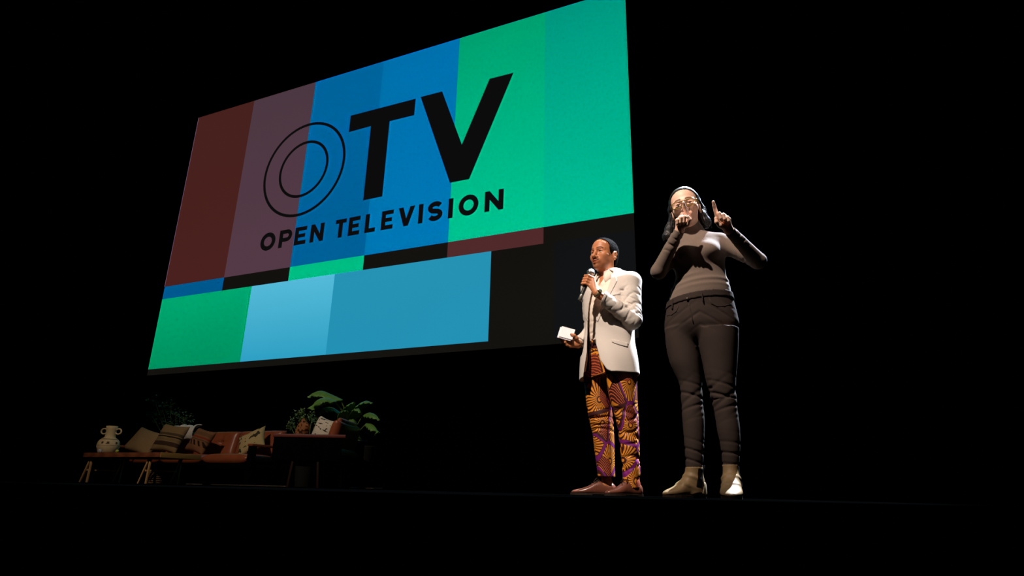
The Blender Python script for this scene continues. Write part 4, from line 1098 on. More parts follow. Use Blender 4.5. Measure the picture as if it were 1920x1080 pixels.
# lapels and pocket flap follow the blazer's outer face
def patch(parent, name, pts, dy, surf, mat, thick=0.006, lift=0.004, h=0.0034):
    """a cloth piece lying on the surface 'surf' (distance field) inside an outline seen from the front"""
    pl2 = [tuple(mq(x, y, dy)[[0, 2]]) for x, y in pts]; pf = poly2(pl2, (0, 2))
    def fn(P):
        d = surf(P); q = P-BO.astype(f4); v = q@bF.astype(f4)
        return np.maximum(np.maximum(d-lift, -(d-lift+thick)), np.maximum(pf(P), 0.0-v))
    S_ = Sculpt(); S_.add(fn, 0)
    a = np.array(pl2); lo = (a[:, 0].min()-0.02, -0.30, a[:, 1].min()-0.02); hi = (a[:, 0].max()+0.02, 0.05, a[:, 1].max()+0.02)
    V, Q = S_.mesh(lo, hi, h)
    if len(Q): np_mesh(name, V, Q, mat, parent)
def jsurf(P):
    D = np.full(len(P), 1e3, f4)
    for fn, k, mode in Sj.ops:
        if mode == 'shell': break
        D = self_step(D, fn(P), k, mode)
    return D
patch(man, 'lapel', [(1146, 512), (1155, 520), (1157, 531), (1142, 560), (1121, 604), (1117.5, 600), (1131, 570), (1144, 530)], -0.13, jsurf, jk_m)
patch(man, 'lapel', [(1110, 542), (1104, 570), (1101.5, 600), (1096, 590), (1095, 560), (1103, 540)], -0.10, jsurf, jk_m)
patch(man, 'pocket_flap', [(1146, 636), (1160, 639), (1178, 643), (1177, 651), (1160, 647), (1147, 642)], -0.18, jsurf, jk_m, lift=0.005)
patch(man, 'chest_pocket', [(1147, 553), (1163, 550), (1163, 554), (1148, 557)], -0.15, jsurf, jk_m, lift=0.004)
# shirt cuffs
def ringcuff(name, wr, el, f0, f1, r, mat, parent):
    a = wr+(el-wr)*f0; b_ = wr+(el-wr)*f1; b = MB(); ax = unit(b_-a); q = Vector(ax).to_track_quat('Z', 'Y').to_matrix(); L_ = float(np.linalg.norm(b_-a))
    b.lathe([(r, 0), (r*1.03, 0.003), (r*1.06, L_), (r*0.9, L_), (r*0.88, 0.002)], a, 24, q); return b.build(name, mat, parent)
ringcuff('shirt_cuff', r_wr, r_el, 0.10, 0.22, 0.033, shirt_m, man)
for j, f in enumerate((0.16, 0.21, 0.26)):
    pass
# watch
wc = l_wr+(l_el-l_wr)*0.015; wax = unit(l_el-l_wr)
gold = plain('watch_gold', srgb(150, 136, 100), 0.35, 0.5, 0.45)
wdir = unit(np.array([0.25, -0.80, 0.55])-wax*np.dot(wax, (0.25, -0.80, 0.55)))
q = Vector(wax).to_track_quat('Z', 'Y').to_matrix()
wat = MB().lathe([(0.0285, -0.009), (0.0305, -0.008), (0.0305, 0.008), (0.0285, 0.009)], wc, 28, q).build('watch_strap', gold, man)
side_ = np.cross(wdir, wax); rm = Matrix((Vector(side_), Vector(wax), Vector(wdir))).transposed()
MB().box(wc+wdir*0.033, (0.030, 0.034, 0.010), 0.003, rm).build('watch_case', gold, wat, autosmooth=40)
MB().box(wc+wdir*0.0385, (0.021, 0.024, 0.002), 0.0006, rm).build('watch_face', plain('watch_face_dark', srgb(58, 56, 44), 0.15, 0.6), wat, autosmooth=40)
# bracelet
bc = r_wr+(r_el-r_wr)*0.02; q = Vector(unit(r_el-r_wr)+np.array([0, 0, 0.5])).to_track_quat('Z', 'Y').to_matrix()
bb = MB(); pr = [(0.030*math.cos(a), 0.030*math.sin(a), 0) for a in [i*2*math.pi/28 for i in range(29)]]
bb.tube([bc+np.array(q @ Vector(p_)) for p_ in pr], 0.003, 6); bb.build('bracelet', plain('silver_bracelet', (0.75, 0.74, 0.72, 1), 0.25, 0.5, 1.0), man)

# ---- trousers
def edge_rows(q, rows, dy, yr=1.0, ycent=None):
    out = []
    for py, xl, xr in rows:
        a = q(xl, py, dy); b = q(xr, py, dy); r = (b[0]-a[0])/2
        out.append((float(a[2]), float((a[0]+b[0])/2), float(dy if ycent is None else ycent(a[2])), float(r), float(r*yr)))
    return out
ank = NT('printed_trousers'); c = ank.coord(); s = ank.n('ShaderNodeSeparateXYZ'); ank.l(c, s.inputs[0])
comb = ank.n('ShaderNodeCombineXYZ')
u_ = ank.math('MULTIPLY', ank.math('ADD', s.outputs[0], ank.math('MULTIPLY', s.outputs[1], 0.55)), 7.4)
v_ = ank.math('MULTIPLY', s.outputs[2], 5.2)
wob = ank.math('MULTIPLY', ank.math('SUBTRACT', ank.noise(c, 14.0, 2), 0.5), 0.08)
ank.l(ank.math('ADD', u_, wob), comb.inputs[0]); ank.l(ank.math('ADD', v_, wob), comb.inputs[1])
vo = ank.n('ShaderNodeTexVoronoi', voronoi_dimensions='2D'); vo.inputs['Scale'].default_value = 1.0; vo.inputs['Randomness'].default_value = 0.75; ank.l(comb.outputs[0], vo.inputs['Vector'])
df = ank.n('ShaderNodeVectorMath', operation='SUBTRACT'); ank.l(comb.outputs[0], df.inputs[0]); ank.l(vo.outputs['Position'], df.inputs[1])
ds = ank.n('ShaderNodeSeparateXYZ'); ank.l(df.outputs[0], ds.inputs[0])
cs = ank.n('ShaderNodeSeparateColor'); ank.l(vo.outputs['Color'], cs.inputs[0])
ang = ank.math('ARCTAN2', ds.outputs[1], ds.outputs[0]); dist = vo.outputs['Distance']
an2 = ank.math('ADD', ang, ank.math('MULTIPLY', cs.outputs[0], 6.28))
fan = ank.math('GREATER_THAN', ank.math('SINE', ank.math('MULTIPLY', an2, 25.0)), -0.2)
half_ = ank.math('GREATER_THAN', ank.math('SINE', an2), -0.55)
rings = ank.math('GREATER_THAN', ank.math('SINE', ank.math('MULTIPLY', dist, 42.0)), 0.1)
yellow = ank.mix(ank.noise(c, 30.0), srgb(230, 152, 30), srgb(196, 104, 32)); maroon = srgb(58, 20, 20); purple = ank.mix(ank.noise(c, 25.0), srgb(128, 26, 108), srgb(84, 20, 88)); orange = srgb(190, 86, 44)
fanc = ank.mix(fan, maroon, yellow)
fanc = ank.mix(ank.math('LESS_THAN', dist, 0.13), fanc, ank.mix(rings, maroon, yellow))
edge = ank.n('ShaderNodeTexVoronoi', voronoi_dimensions='2D', feature='DISTANCE_TO_EDGE'); edge.inputs['Scale'].default_value = 1.0; edge.inputs['Randomness'].default_value = 0.75; ank.l(comb.outputs[0], edge.inputs['Vector'])
line2 = ank.math('GREATER_THAN', ank.math('SINE', ank.math('MULTIPLY', ank.math('ADD', ds.outputs[0], ds.outputs[1]), 70.0)), 0.55)
back = ank.mix(line2, ank.mix(ank.math('GREATER_THAN', cs.outputs[1], 0.6), maroon, srgb(92, 34, 26)), orange)
col_ = ank.mix(half_, back, fanc)
ed = edge.outputs['Distance']
col_ = ank.mix(ank.math('LESS_THAN', ed, 0.075), col_, ank.mix(ank.math('GREATER_THAN', ank.noise(c, 5.0), 0.52), maroon, yellow))
col_ = ank.mix(ank.math('LESS_THAN', ed, 0.06), col_, ank.mix(ank.math('GREATER_THAN', cs.outputs[2], 0.58), maroon, purple))
ank.set(col_, 0.6, 0.3); ank.bump(ank.noise(c, 300.0, 2), 0.1, 0.001); ank = ank.m
Lrows = [(700, 1092, 1146), (725, 1096, 1143), (760, 1100, 1146), (784, 1104, 1149), (808, 1110, 1151), (840, 1114, 1152), (870, 1118, 1152.5), (894, 1121, 1153.5)]
Rrows = [(700, 1136, 1195), (740, 1141, 1195), (784, 1154, 1197), (808, 1159, 1198), (840, 1163, 1199), (870, 1166, 1200), (897, 1168, 1200.5), (915, 1168, 1201)]
St = Sculpt()
St.add(loft([(0.76, 0, 0, .160, .118), (0.84, 0, 0, .166, .126), (0.92, 0, 0.004, .162, .122), (1.0, 0, 0.006, .156, .116)], BO, bS, bF), 0)
rl = edge_rows(mq, Lrows, 0.085, 1.05); rr_ = edge_rows(mq, Rrows, -0.07, 1.05)
St.add(loft(rl), 0.03); St.add(loft(rr_), 0.012)
St.add(folds((rl[0][1], 0.085, 0.80), (rl[-1][1], 0.09, 0.10), 0.013, 9.0, 1.0, 0.14, 0.30, 0.62, 0.4), 0, 'd')
St.add(folds((rr_[0][1], -0.07, 0.80), (rr_[-1][1], -0.07, 0.06), 0.010, 6.0, -2.4, 0.14, 0.28, 1.02, 1.7), 0, 'd')
St.add(None, 0.010, 'shell')
V, Q = St.mesh((-0.24, -0.24, 0.02), (0.26, 0.24, 1.01), 0.0042)
np_mesh('trousers', V, Q, ank, man)
# belt and loops
belt_m = plain('dark_belt', srgb(40, 20, 16), 0.5, 0.3)
b = MB(); n_ = 60
for zz0, zz1, rx, ry in ((0.972, 1.008, 0.160, 0.121),):
    ringsv = []
    for k in range(n_):
        a = 2*math.pi*k/n_
        ringsv.append([b.bm.verts.new(tuple(bp((rx+o)*math.sin(a), (ry+o)*math.cos(a)+0.006, z_))) for z_, o in ((zz0, 0), (zz1, 0), (zz1, -0.006), (zz0, -0.006))])
    for k in range(n_):
        p_, q_ = ringsv[k], ringsv[(k+1) % n_]
        for j in range(4): b.bm.faces.new((p_[j], q_[j], q_[(j+1) % 4], p_[(j+1) % 4]))
b.build('belt', belt_m, man)
for a in (-22, 18, 60):
    a = math.radians(a); p_ = bp(0.163*math.sin(a), 0.125*math.cos(a)+0.006, 0.99)
    MB().box(p_, (0.011, 0.006, 0.056), 0.002, Matrix.Rotation(-R(40)-a*0.0, 3, 'Z')).build('belt_loop', ank, man)
bk_ = bp(-0.01, 0.129, 0.99)
MB().box(bk_, (0.03, 0.005, 0.03), 0.002, Matrix.Rotation(-R(40), 3, 'Z')).build('belt_buckle', gold, man)

# ---- shoes
def dress_shoe(parent, toe, heel, side_dy, mat, sole_m, lace_m, boot=None, wid=0.046, sh=None):
    """toe and heel are ground points in the person's frame"""
    T = unit((toe-heel)*np.array([1, 1, 0])); U = np.array([T[1], -T[0], 0.0]); Lf = float(np.linalg.norm((toe-heel)[:2])); o = np.array([heel[0], heel[1], 0.0]); Z = np.array([0, 0, 1.0])
    k = Lf/0.30
    # rows: along the foot, half width and upper height
    rows = [(0.000, 0.020, 0.060), (0.02, 0.032, 0.078), (0.06, 0.036, 0.082), (0.10, 0.037, 0.094), (0.14, 0.041, 0.086), (0.18, 0.046, 0.064), (0.22, 0.044, 0.048), (0.26, 0.034, 0.038), (0.285, 0.022, 0.032), (0.30, 0.008, 0.024)]
    S_ = Sculpt()
    z0 = 0.014
    S_.add(loft([(a*k, 0.004*math.sin(a*10), z0-0.004+(h-z0)*0.42, w*wid/0.046, (h-z0)*0.60) for a, w, h in rows], o, U, Z, T, p=2.3, capr=0.012), 0)
    S_.add(half(o+Z*0.012, -Z), 0.004, 'i')
    S_.add(None, 0.007, 'shell')
    p0 = o+T*(0.062*k)
    S_.add(ell(p0+Z*0.104, (0.028, 0.052*k, 0.030), np.array([U, T, Z])), 0.008, 's')
    lo = np.minimum(toe, heel)-0.07; hi = np.maximum(toe, heel)+0.07
    V, Q = S_.mesh((lo[0], lo[1], 0.0), (hi[0], hi[1], 0.13), 0.0032)
    sh_ = np_mesh('shoe', V, Q, mat, parent)
    # sole with a heel block
    outl = [(0.0, 0.018), (0.012, 0.029), (0.05, 0.034), (0.10, 0.033), (0.16, 0.043), (0.20, 0.047), (0.24, 0.042), (0.275, 0.028), (0.298, 0.012), (0.305, 0.0)]
    ring_ = [(a*k, 0.93*w*wid/0.046) for a, w in outl]+[(a*k, -0.93*w*wid/0.046) for a, w in outl[::-1][1:]]
    b = MB()
    def slab_(f, z0_, z1_):
        pts = [f_ for f_ in ring_ if f(f_[0])]
        lo_ = [b.bm.verts.new(tuple(o+T*a+U*w+Z*z0_)) for a, w in pts]; hi_ = [b.bm.verts.new(tuple(o+T*a+U*w+Z*z1_)) for a, w in pts]
        b.bm.faces.new(lo_[::-1]); b.bm.faces.new(hi_)
        for i in range(len(pts)): j = (i+1) % len(pts); b.bm.faces.new((lo_[i], lo_[j], hi_[j], hi_[i]))
    slab_(lambda a: True, 0.006, 0.014); slab_(lambda a: a < 0.075*k, 0.0, 0.010); slab_(lambda a: 0.13*k < a < 0.31*k, 0.0, 0.008)
    b.build('sole', sole_m, sh_, False)
    for i in range(4):
        a = (0.108+0.018*i)*k; hh = [0.099, 0.094, 0.083, 0.073][i]; w = 0.020
        MB().tube([o+T*(a+0.006)+U*(-w)+Z*(hh-0.010), o+T*a+Z*(hh+0.002), o+T*(a-0.003)+U*w+Z*(hh-0.010)], 0.0026, 6).build('lace', lace_m, sh_)
    for sg in (-1, 1):
        MB().tube([o+T*0.108*k+Z*0.100, o+T*0.128*k+U*(0.020*sg)+Z*0.108, o+T*0.150*k+U*(0.032*sg)+Z*0.084, o+T*0.132*k+U*(0.026*sg)+Z*0.086, o+T*0.110*k+Z*0.102], 0.0022, 6).build('lace', lace_m, sh_)
    return sh_
shoe_m = NT('brown_shoe_leather'); c = shoe_m.coord(); shoe_m.set(shoe_m.mix(shoe_m.noise(c, 30.0), srgb(88, 48, 36), srgb(112, 64, 48)), 0.28, 0.5); shoe_m.bump(shoe_m.noise(c, 60.0, 3), 0.25, 0.002); shoe_m = shoe_m.m
sole_m = plain('dark_sole', srgb(38, 26, 20), 0.6, 0.2)
lace_m = plain('dark_lace', srgb(46, 28, 22), 0.7, 0.2)
dress_shoe(man, mq(1070.5, 930, 0.085), mq(1156, 930, 0.105), 0.1, shoe_m, sole_m, lace_m)
dress_shoe(man, mq(1134.5, 931, -0.19), mq(1203.5, 931, -0.05), -0.1, shoe_m, sole_m, lace_m)

# ---- microphone (held, a thing of its own)
mo = empty('microphone', MF.w(mic_a), MF.rz); tag(mo, 'black handheld microphone with round silver grille held by the speaker', 'microphone')
q = Vector(mic_d).to_track_quat('Z', 'Y').to_matrix()
mb_m = plain('microphone_body_black', srgb(30, 29, 29), 0.4, 0.5)
grille = NT('microphone_grille'); c = grille.coord(); w1 = grille.n('ShaderNodeTexVoronoi'); w1.inputs['Scale'].default_value = 260.0; grille.l(c, w1.inputs['Vector'])
grille.set(srgb(190, 188, 184), 0.35, 0.5, 0.85); grille.bump(w1.outputs['Distance'], 0.8, 0.002); grille = grille.m
ML = mlen
MB().lathe([(0.011, 0.0), (0.0125, 0.004), (0.013, 0.03), (0.0145, 0.10), (0.0175, ML-0.035), (0.021, ML-0.022), (0.020, ML-0.018)], n=24, axis=q).build('microphone_body', mb_m, mo)
MB().lathe([(0.0115, -0.018), (0.0135, -0.016), (0.0135, 0.024), (0.012, 0.028)], n=24, axis=q).build('end_cap', plain('microphone_end_grey', srgb(120, 116, 108), 0.35, 0.5, 0.6), mo)
g_ = MB().ball(mic_d*(ML+0.004), 0.0265, 24).build('grille', grille, mo)
MB().lathe([(0.0255, ML-0.006), (0.0283, ML-0.003), (0.0283, ML+0.005), (0.0255, ML+0.008)], n=28, axis=q).build('grille_band', plain('microphone_band', srgb(150, 148, 144), 0.3, 0.5, 0.85), g_)

# ---- note cards (held)
co_ = MF.w(card_c); cards = empty('note_cards', co_, MF.rz); tag(cards, 'small stack of white note cards held low at his side', 'note cards')
cA, cB, cC_ = mq(1041, 634, -0.02), mq(1066, 639, -0.03), mq(1052, 612, 0.05)
cu = unit(mq(1068, 640, -0.02)-mq(1041, 633, -0.03)); cvv = mq(1054, 613, 0.055)-mq(1041, 633, -0.03); cvv = unit(cvv-cu*np.dot(cu, cvv)); cw_ = np.cross(cu, cvv)
rm = Matrix((Vector(cu), Vector(cvv), Vector(cw_))).transposed()
paper = plain('white_paper', srgb(232, 222, 224), 0.8, 0.2, var=0.03)
for i in range(7):
    off = cw_*(0.0022*i)+cu*(0.0015*math.sin(i*2.1)+(0.010 if i > 3 else 0))+cvv*(0.002*math.cos(i*1.7)+(0.006 if i > 3 else 0))
    MB().box(off, (0.094, 0.116, 0.0016), 0.0004, rm @ Matrix.Rotation(R(1.5*math.sin(i*3)), 3, 'Z'), 1).build('card', paper, cards, False)

# ================================================================== woman signing
WF = Frame(1318, 931, 3.40)
wq = WF.q
w_skin = skin_mat('woman_skin', srgb(238, 196, 172), srgb(224, 172, 146))
wpitch, wyaw = R(-3), R(6)
_t = HeadFrame((0, 0, 0), wyaw, wpitch, R(8), 1.0)
wh = HeadFrame(wq(1282.4, 382.5, -0.107)-_t.v(0, 0.080, -0.003), wyaw, wpitch, R(8), 1.0)
SW_rows = [(585, 1249, 1378, .118, .01), (566, 1253, 1373, .116, .005), (548, 1258.5, 1370, .112, 0.0), (535, 1264, 1366, .106, 0.0), (521, 1267, 1361.5, .102, 0.0), (505, 1264, 1360, .104, 0.0), (490, 1261, 1360, .106, 0.0), (475, 1260, 1360, .104, 0.0), (460, 1263, 1357, .096, 0.016), (449, 1272, 1349, .082, 0.028), (441, 1284, 1327, .068, 0.03), (433, 1290, 1316, .056, 0.03)]
def rows_xy(q, rows):
    out = []
    for py, xl, xr, ry, yc in rows:
        a = q(xl, py, yc); b = q(xr, py, yc); out.append((float(a[2]), float((a[0]+b[0])/2), float(yc), float((b[0]-a[0])/2), float(ry)))
    return out
swr = rows_xy(wq, SW_rows)
wl_sh = wq(1349, 453, 0.025); wl_el = wq(1421, 489, -0.04); wl_wr = wq(1366.5, 431, -0.23)
wr_sh = wq(1276, 459, 0.04); wr_el = wq(1235, 509, -0.09); wr_wr = wq(1274, 431, -0.195)
wneck = np.array([swr[-1][1] if False else wq(1302, 440, 0.02)[0], 0.025, 1.385])
Sb = Sculpt(); sculpt_head(Sb, wh, True)
Sb.add(cap(wneck, wh.p(0, -0.022, -0.050), 0.050, 0.046), 0.025)
tor = sorted([(z, cx, cy, rx-0.012, ry-0.012) for z, cx, cy, rx, ry in swr])
Sb.add(loft(tor), 0.03)
for sh, el, wr in ((wl_sh, wl_el, wl_wr), (wr_sh, wr_el, wr_wr)):
    Sb.add(cap(sh, el, 0.036, 0.029), 0.04); Sb.add(cap(el, wr, 0.031, 0.0215), 0.02)
J_L = [(620, 1247, 1309), (640, 1248, 1308), (680, 1256, 1313), (722, 1274, 1316.5), (750, 1277, 1318), (783, 1279, 1321), (830, 1283, 1320.5), (872, 1285.5, 1318.5), (884, 1286, 1318)]
J_R = [(620, 1306, 1386), (640, 1309, 1385.5), (680, 1317, 1383), (722, 1325, 1380), (750, 1333, 1381.5), (783, 1341, 1385), (806, 1344.5, 1387.5), (830, 1349.5, 1388), (868, 1354, 1386), (880, 1354, 1385)]
jl = edge_rows(wq, J_L, 0.0, 1.06); jr = edge_rows(wq, J_R, -0.035, 1.06)
Sb.add(loft([(a, b, c_, r1-0.010, r2-0.010) for a, b, c_, r1, r2 in jl]), 0.03)
Sb.add(loft([(a, b, c_, r1-0.010, r2-0.010) for a, b, c_, r1, r2 in jr]), 0.03)
# feet inside the boots
toeL = wq(1243, 931, -0.10); heelL = wq(1321, 930, 0.03); toeR = wq(1371, 935, -0.235); heelR = wq(1374, 931, 0.01)
for a_, b_ in ((toeL, heelL), (toeR, heelR)):
    a_ = a_.copy(); b_ = b_.copy(); a_[2] = 0.035; b_[2] = 0.045
    an = jl[0] if b_ is heelL else jr[0]
    Sb.add(cap(b_*0.75+a_*0.25, b_*0.45+a_*0.55, 0.024, 0.014), 0.02)
anL_ = np.array([min(jl)[1], 0.0, 0.15]); anR_ = np.array([min(jr)[1], -0.035, 0.15])
Sb.add(cap(anL_, heelL*0.75+toeL*0.25+np.array([0, 0, 0.05]), 0.030, 0.024), 0.02); Sb.add(cap(anR_, heelR*0.75+toeR*0.25+np.array([0, 0, 0.05]), 0.030, 0.024), 0.02)
# hands: index raised, three fingers folded, palm to the audience
def pointing_hand(S, W, bases, d_i, tip, d_f, n, thumb, r=0.0094, flex=(78, 100, 60)):
    b0 = np.array(bases[0])
    S.add(cap(W, b0, 0.0175, 0.0105), 0.010)
    L_ = float(np.linalg.norm(tip-b0)); m1 = b0+(tip-b0)*0.46+np.array([0, 0.003, 0]); m2 = b0+(tip-b0)*0.75+np.array([0, 0.002, 0])
    for a, b, ra, rb in ((b0, m1, r*1.08, r), (m1, m2, r, r*0.92), (m2, tip, r*0.92, r*0.74)): S.add(cap(a, b, ra, rb), 0.003)
    lens = [(0.041, 0.026, 0.019), (0.038, 0.024, 0.018), (0.031, 0.019, 0.016)]
    for i, b in enumerate(bases[1:]):
        S.add(cap(W, b, 0.0175, 0.0105), 0.010)
        rr = r*(1.02, 0.98, 0.88)[i]
        finger(S, b, d_f, n, lens[i], rr, flex, 0.004)
    pc = (np.array(W)+sum(np.array(b) for b in bases)/4)/2; S.add(cap(W, (np.array(bases[1])+np.array(bases[2]))/2, 0.020, 0.0165), 0.012)
    for j in range(len(thumb)-1): S.add(cap(thumb[j], thumb[j+1], (0.0145, 0.0108, 0.0092)[j], (0.0112, 0.0094, 0.0075)[j]), 0.006)
# her right hand, in front of her face
W = wq(1274.5, 431, -0.195)
pointing_hand(Sb, W, [wq(1288.5, 408, -0.228), wq(1281.5, 408.5, -0.226), wq(1275, 410, -0.226), wq(1269.5, 413.5, -0.226)], None, wq(1281.5, 380.5, -0.275),
              unit(wq(1278, 400, -0.235)-W), np.array([0.12, -0.85, -0.5]), [W+np.array([0.010, -0.006, 0.012]), wq(1289, 421, -0.238), wq(1293, 412, -0.258), wq(1290, 406.5, -0.268)])
# her left hand
W = wq(1365.5, 431, -0.23)
pointing_hand(Sb, W, [wq(1345, 408, -0.270), wq(1351.5, 405, -0.268), wq(1359, 407, -0.268), wq(1366.5, 411, -0.268)], None, wq(1337.3, 378.5, -0.318),
              unit(wq(1354, 395, -0.275)-W), np.array([-0.12, -0.85, -0.5]), [W+np.array([-0.012, -0.006, 0.008]), wq(1350, 423, -0.275), wq(1343.5, 416, -0.290), wq(1342, 409, -0.296)], flex=(64, 105, 55))
zs_w = [(0.20, 0.008), (1.15, 0.010), (1.28, 0.005), (1.72, 0.0022)]
V, Q = Sb.mesh((-0.24, -0.37, 0.0), (0.44, 0.20, 1.72), 0.0024, zs_w)
tint = head_tint(V, wh, (1, 1, 1), (0.86, 0.56, 0.54), (0.13, 0.09, 0.08), 0.004)
woman = np_mesh('person', V, Q, w_skin, None, tint)
woman.location = tuple(WF.o); woman.rotation_euler = (0, 0, WF.rz)
tag(woman, 'person in a brown turtleneck and black jeans signing with both index fingers raised', 'person')
eyes(wh, woman, Z0, (0.0, 1, -0.05))
# hair
wh_m = NT('woman_hair'); c = wh_m.coord(); n = wh_m.noise(wh_m.map(c, (1, 1, 0.12)), 260.0, 3, 0.6)
wh_m.set(wh_m.mix(n, srgb(9, 7, 7), srgb(34, 28, 27)), 0.4, 0.4); wh_m.bump(n, 0.8, 0.004); wh_m = wh_m.m
w_line = [(0.078, 0.094), (0.068, 0.080), (0.050, 0.064), (0.036, 0.044), (0.028, 0.012), (0.010, 0.006), (-0.004, 0.022), (-0.020, 0.018), (-0.030, -0.020), (-0.035, -0.085), (-0.13, -0.085), (-0.17, 0.05), (-0.12, 0.17), (0.06, 0.17), (0.105, 0.13)]
S = cap_hair(wh, 0.008, w_line, 5, 0.0014, 330.0, 0.008)
S2 = Sculpt()
base_ops = S.ops[:-1]
S2.ops = list(base_ops)
def lock(pts, rads, k=0.012):
    P_ = [wh.p(*p_) for p_ in pts]
    for i in range(len(P_)-1): S2.add(cap(P_[i], P_[i+1], rads[i], rads[i+1]), k)
# her right (left in the picture)
lock([(-0.066, 0.000, 0.060), (-0.081, -0.014, 0.020), (-0.088, -0.030, -0.030), (-0.112, -0.030, -0.085), (-0.132, -0.022, -0.130), (-0.138, -0.015, -0.175)], [0.015, 0.015, 0.016, 0.026, 0.027, 0.008])
lock([(-0.060, -0.04, 0.02), (-0.080, -0.048, -0.05), (-0.104, -0.045, -0.11), (-0.116, -0.035, -0.175)], [0.022, 0.028, 0.028, 0.008])
lock([(0.066, -0.005, 0.055), (0.076, -0.030, 0.005), (0.079, -0.040, -0.045), (0.092, -0.036, -0.092), (0.106, -0.026, -0.118)], [0.015, 0.016, 0.022, 0.022, 0.006])
lock([(0.058, -0.05, 0.0), (0.068, -0.052, -0.06), (0.082, -0.046, -0.105), (0.092, -0.036, -0.128)], [0.024, 0.028, 0.022, 0.005])
lock([(0.0, -0.075, 0.0), (0.0, -0.075, -0.06), (0.0, -0.062, -0.11)], [0.055, 0.050, 0.030], 0.03)
def strands(P):
    L = wh.inv(P); a = np.arctan2(L[:, 0], -L[:, 1]+0.01)
    return (0.55*(-0.0016*np.sin(a*46+L[:, 2]*20)-0.0011*np.sin(a*83-L[:, 2]*35+1.3)-0.001*np.sin(L[:, 1]*260+L[:, 0]*90))).astype(f4)
S2.add(strands, 0, 'd')
hc = wh.o
V, Q = S2.mesh(hc-np.array([.15, .16, .17]), hc+np.array([.15, .15, .16]), 0.0025)
np_mesh('hair', V, Q, wh_m, woman)
# loose strands
b = MB(); rnd = random.Random(4)
for i in range(46):
    s = rnd.choice((-1, 1)); a = rnd.uniform(-0.3, 0.5)
    p0 = (s*(0.072+rnd.uniform(0, 0.012)), -0.01+rnd.uniform(-0.04, 0.01), 0.03+rnd.uniform(-0.06, 0.06))
    p1 = (s*(0.084+rnd.uniform(0, 0.022)), -0.02+rnd.uniform(-0.03, 0.02), -0.05+rnd.uniform(-0.03, 0.03)); p2 = (s*(0.094+rnd.uniform(-0.01, 0.026)), -0.02+rnd.uniform(-0.03, 0.03), -0.12+rnd.uniform(-0.035, 0.03))
    b.tube([wh.p(*p0), wh.p(*p1), wh.p(*p2)], [0.0011, 0.0011, 0.0004], 4)
o = b.build('loose_strands', wh_m, woman); tag(o, kind='stuff')
# glasses
fr_m = NT('tortoise_frame'); c = fr_m.coord(); fr_m.set(fr_m.mix(fr_m.noise(c, 90.0), srgb(60, 40, 18), srgb(190, 156, 66)), 0.22, 0.6); fr_m = fr_m.m
gl_m = NT('spectacle_lens'); gl_m.set((1, 1, 1, 1), 0.02, 0.5); gl_m.b.inputs['Transmission Weight'].default_value = 1.0; gl_m.b.inputs['IOR'].default_value = 1.05; gl_m = gl_m.m
g = MB(); lens_pts = []
for s in (-1, 1):
    pts = []
    for i in range(33):
        a = 2*math.pi*i/32; ca, sa = math.cos(a), math.sin(a); e = 0.62
        x = 0.0285*math.copysign(abs(ca)**e, ca); z = 0.0205*math.copysign(abs(sa)**e, sa)*(1.0 if sa > 0 else 1.05-0.10*abs(ca))
        pts.append(wh.p(s*(0.0335+x*1.0), 0.101-0.20*(0.0335+x-0.01)*abs(0.0335+x)/0.06*0.5-0.004*abs(x)/0.0285*(x > 0), -0.0075+z*0.92))
    g.tube(pts, 0.0026, 6, False); lens_pts.append(pts)
    g.tube([wh.p(s*0.0625, 0.089, 0.008), wh.p(s*0.072, 0.070, 0.009), wh.p(s*0.0775, 0.0, 0.006), wh.p(s*0.078, -0.024, -0.006)], [0.0026, 0.0024, 0.0020, 0.0018], 6)
g.tube([wh.p(-0.008, 0.103, 0.006), wh.p(0, 0.106, 0.009), wh.p(0.008, 0.103, 0.006)], 0.0020, 6)
gl = g.build('glasses_frame', fr_m, woman)
for pts in lens_pts:
    b = MB(); f_ = [b.bm.verts.new(tuple(p_)) for p_ in pts[:-1]]; b.bm.faces.new(f_)
    o = b.build('lens', gl_m, gl, False); s_ = o.modifiers.new('thickness', 'SOLIDIFY'); s_.thickness = 0.0012

# ---- sweater
sw_m = NT('brown_rib_knit'); c = sw_m.coord()
wv = sw_m.n('ShaderNodeTexWave'); wv.inputs['Scale'].default_value = 95.0; wv.inputs['Distortion'].default_value = 1.2; sw_m.l(c, wv.inputs['Vector'])
n_ = sw_m.noise(c, 380.0, 3, 0.7)
sw_m.set(sw_m.mix(n_, srgb(88, 74, 65), srgb(124, 106, 95)), 0.95, 0.05); sw_m.b.inputs['Sheen Weight'].default_value = 0.15
sw_m.bump(sw_m.math('ADD', sw_m.math('MULTIPLY', wv.outputs['Fac'], 0.5), n_), 0.35, 0.0015); sw_m = sw_m.m
Ssw = Sculpt()
Ssw.add(loft(swr), 0)
for px_, py_, dy_ in ((1327, 472, -0.070), (1286, 478, -0.070)):
    c_ = wq(px_, py_, dy_); Ssw.add(ell(c_, (0.060, 0.062, 0.056)), 0.030)
Ssw.add(cap(wl_sh, wl_el, 0.050, 0.041), 0.04); Ssw.add(cap(wl_el, wl_wr+(wl_el-wl_wr)*0.06, 0.043, 0.0285), 0.014)
Ssw.add(cap(wr_sh, wr_el, 0.048, 0.040), 0.04); Ssw.add(cap(wr_el, wr_wr+(wr_el-wr_wr)*0.04, 0.041, 0.0285), 0.014)
Ssw.add(cap(wneck, wh.p(0, -0.026, -0.082), 0.058, 0.055), 0.03)
Ssw.add(folds(wl_el, wl_wr, 0.0045, 4.0, 1.2, 0.07, 0.45, 1.05, 0.5), 0, 'd')
Ssw.add(folds(wr_el, wr_wr, 0.0050, 4.0, -1.2, 0.07, 0.40, 1.05, 1.5), 0, 'd')
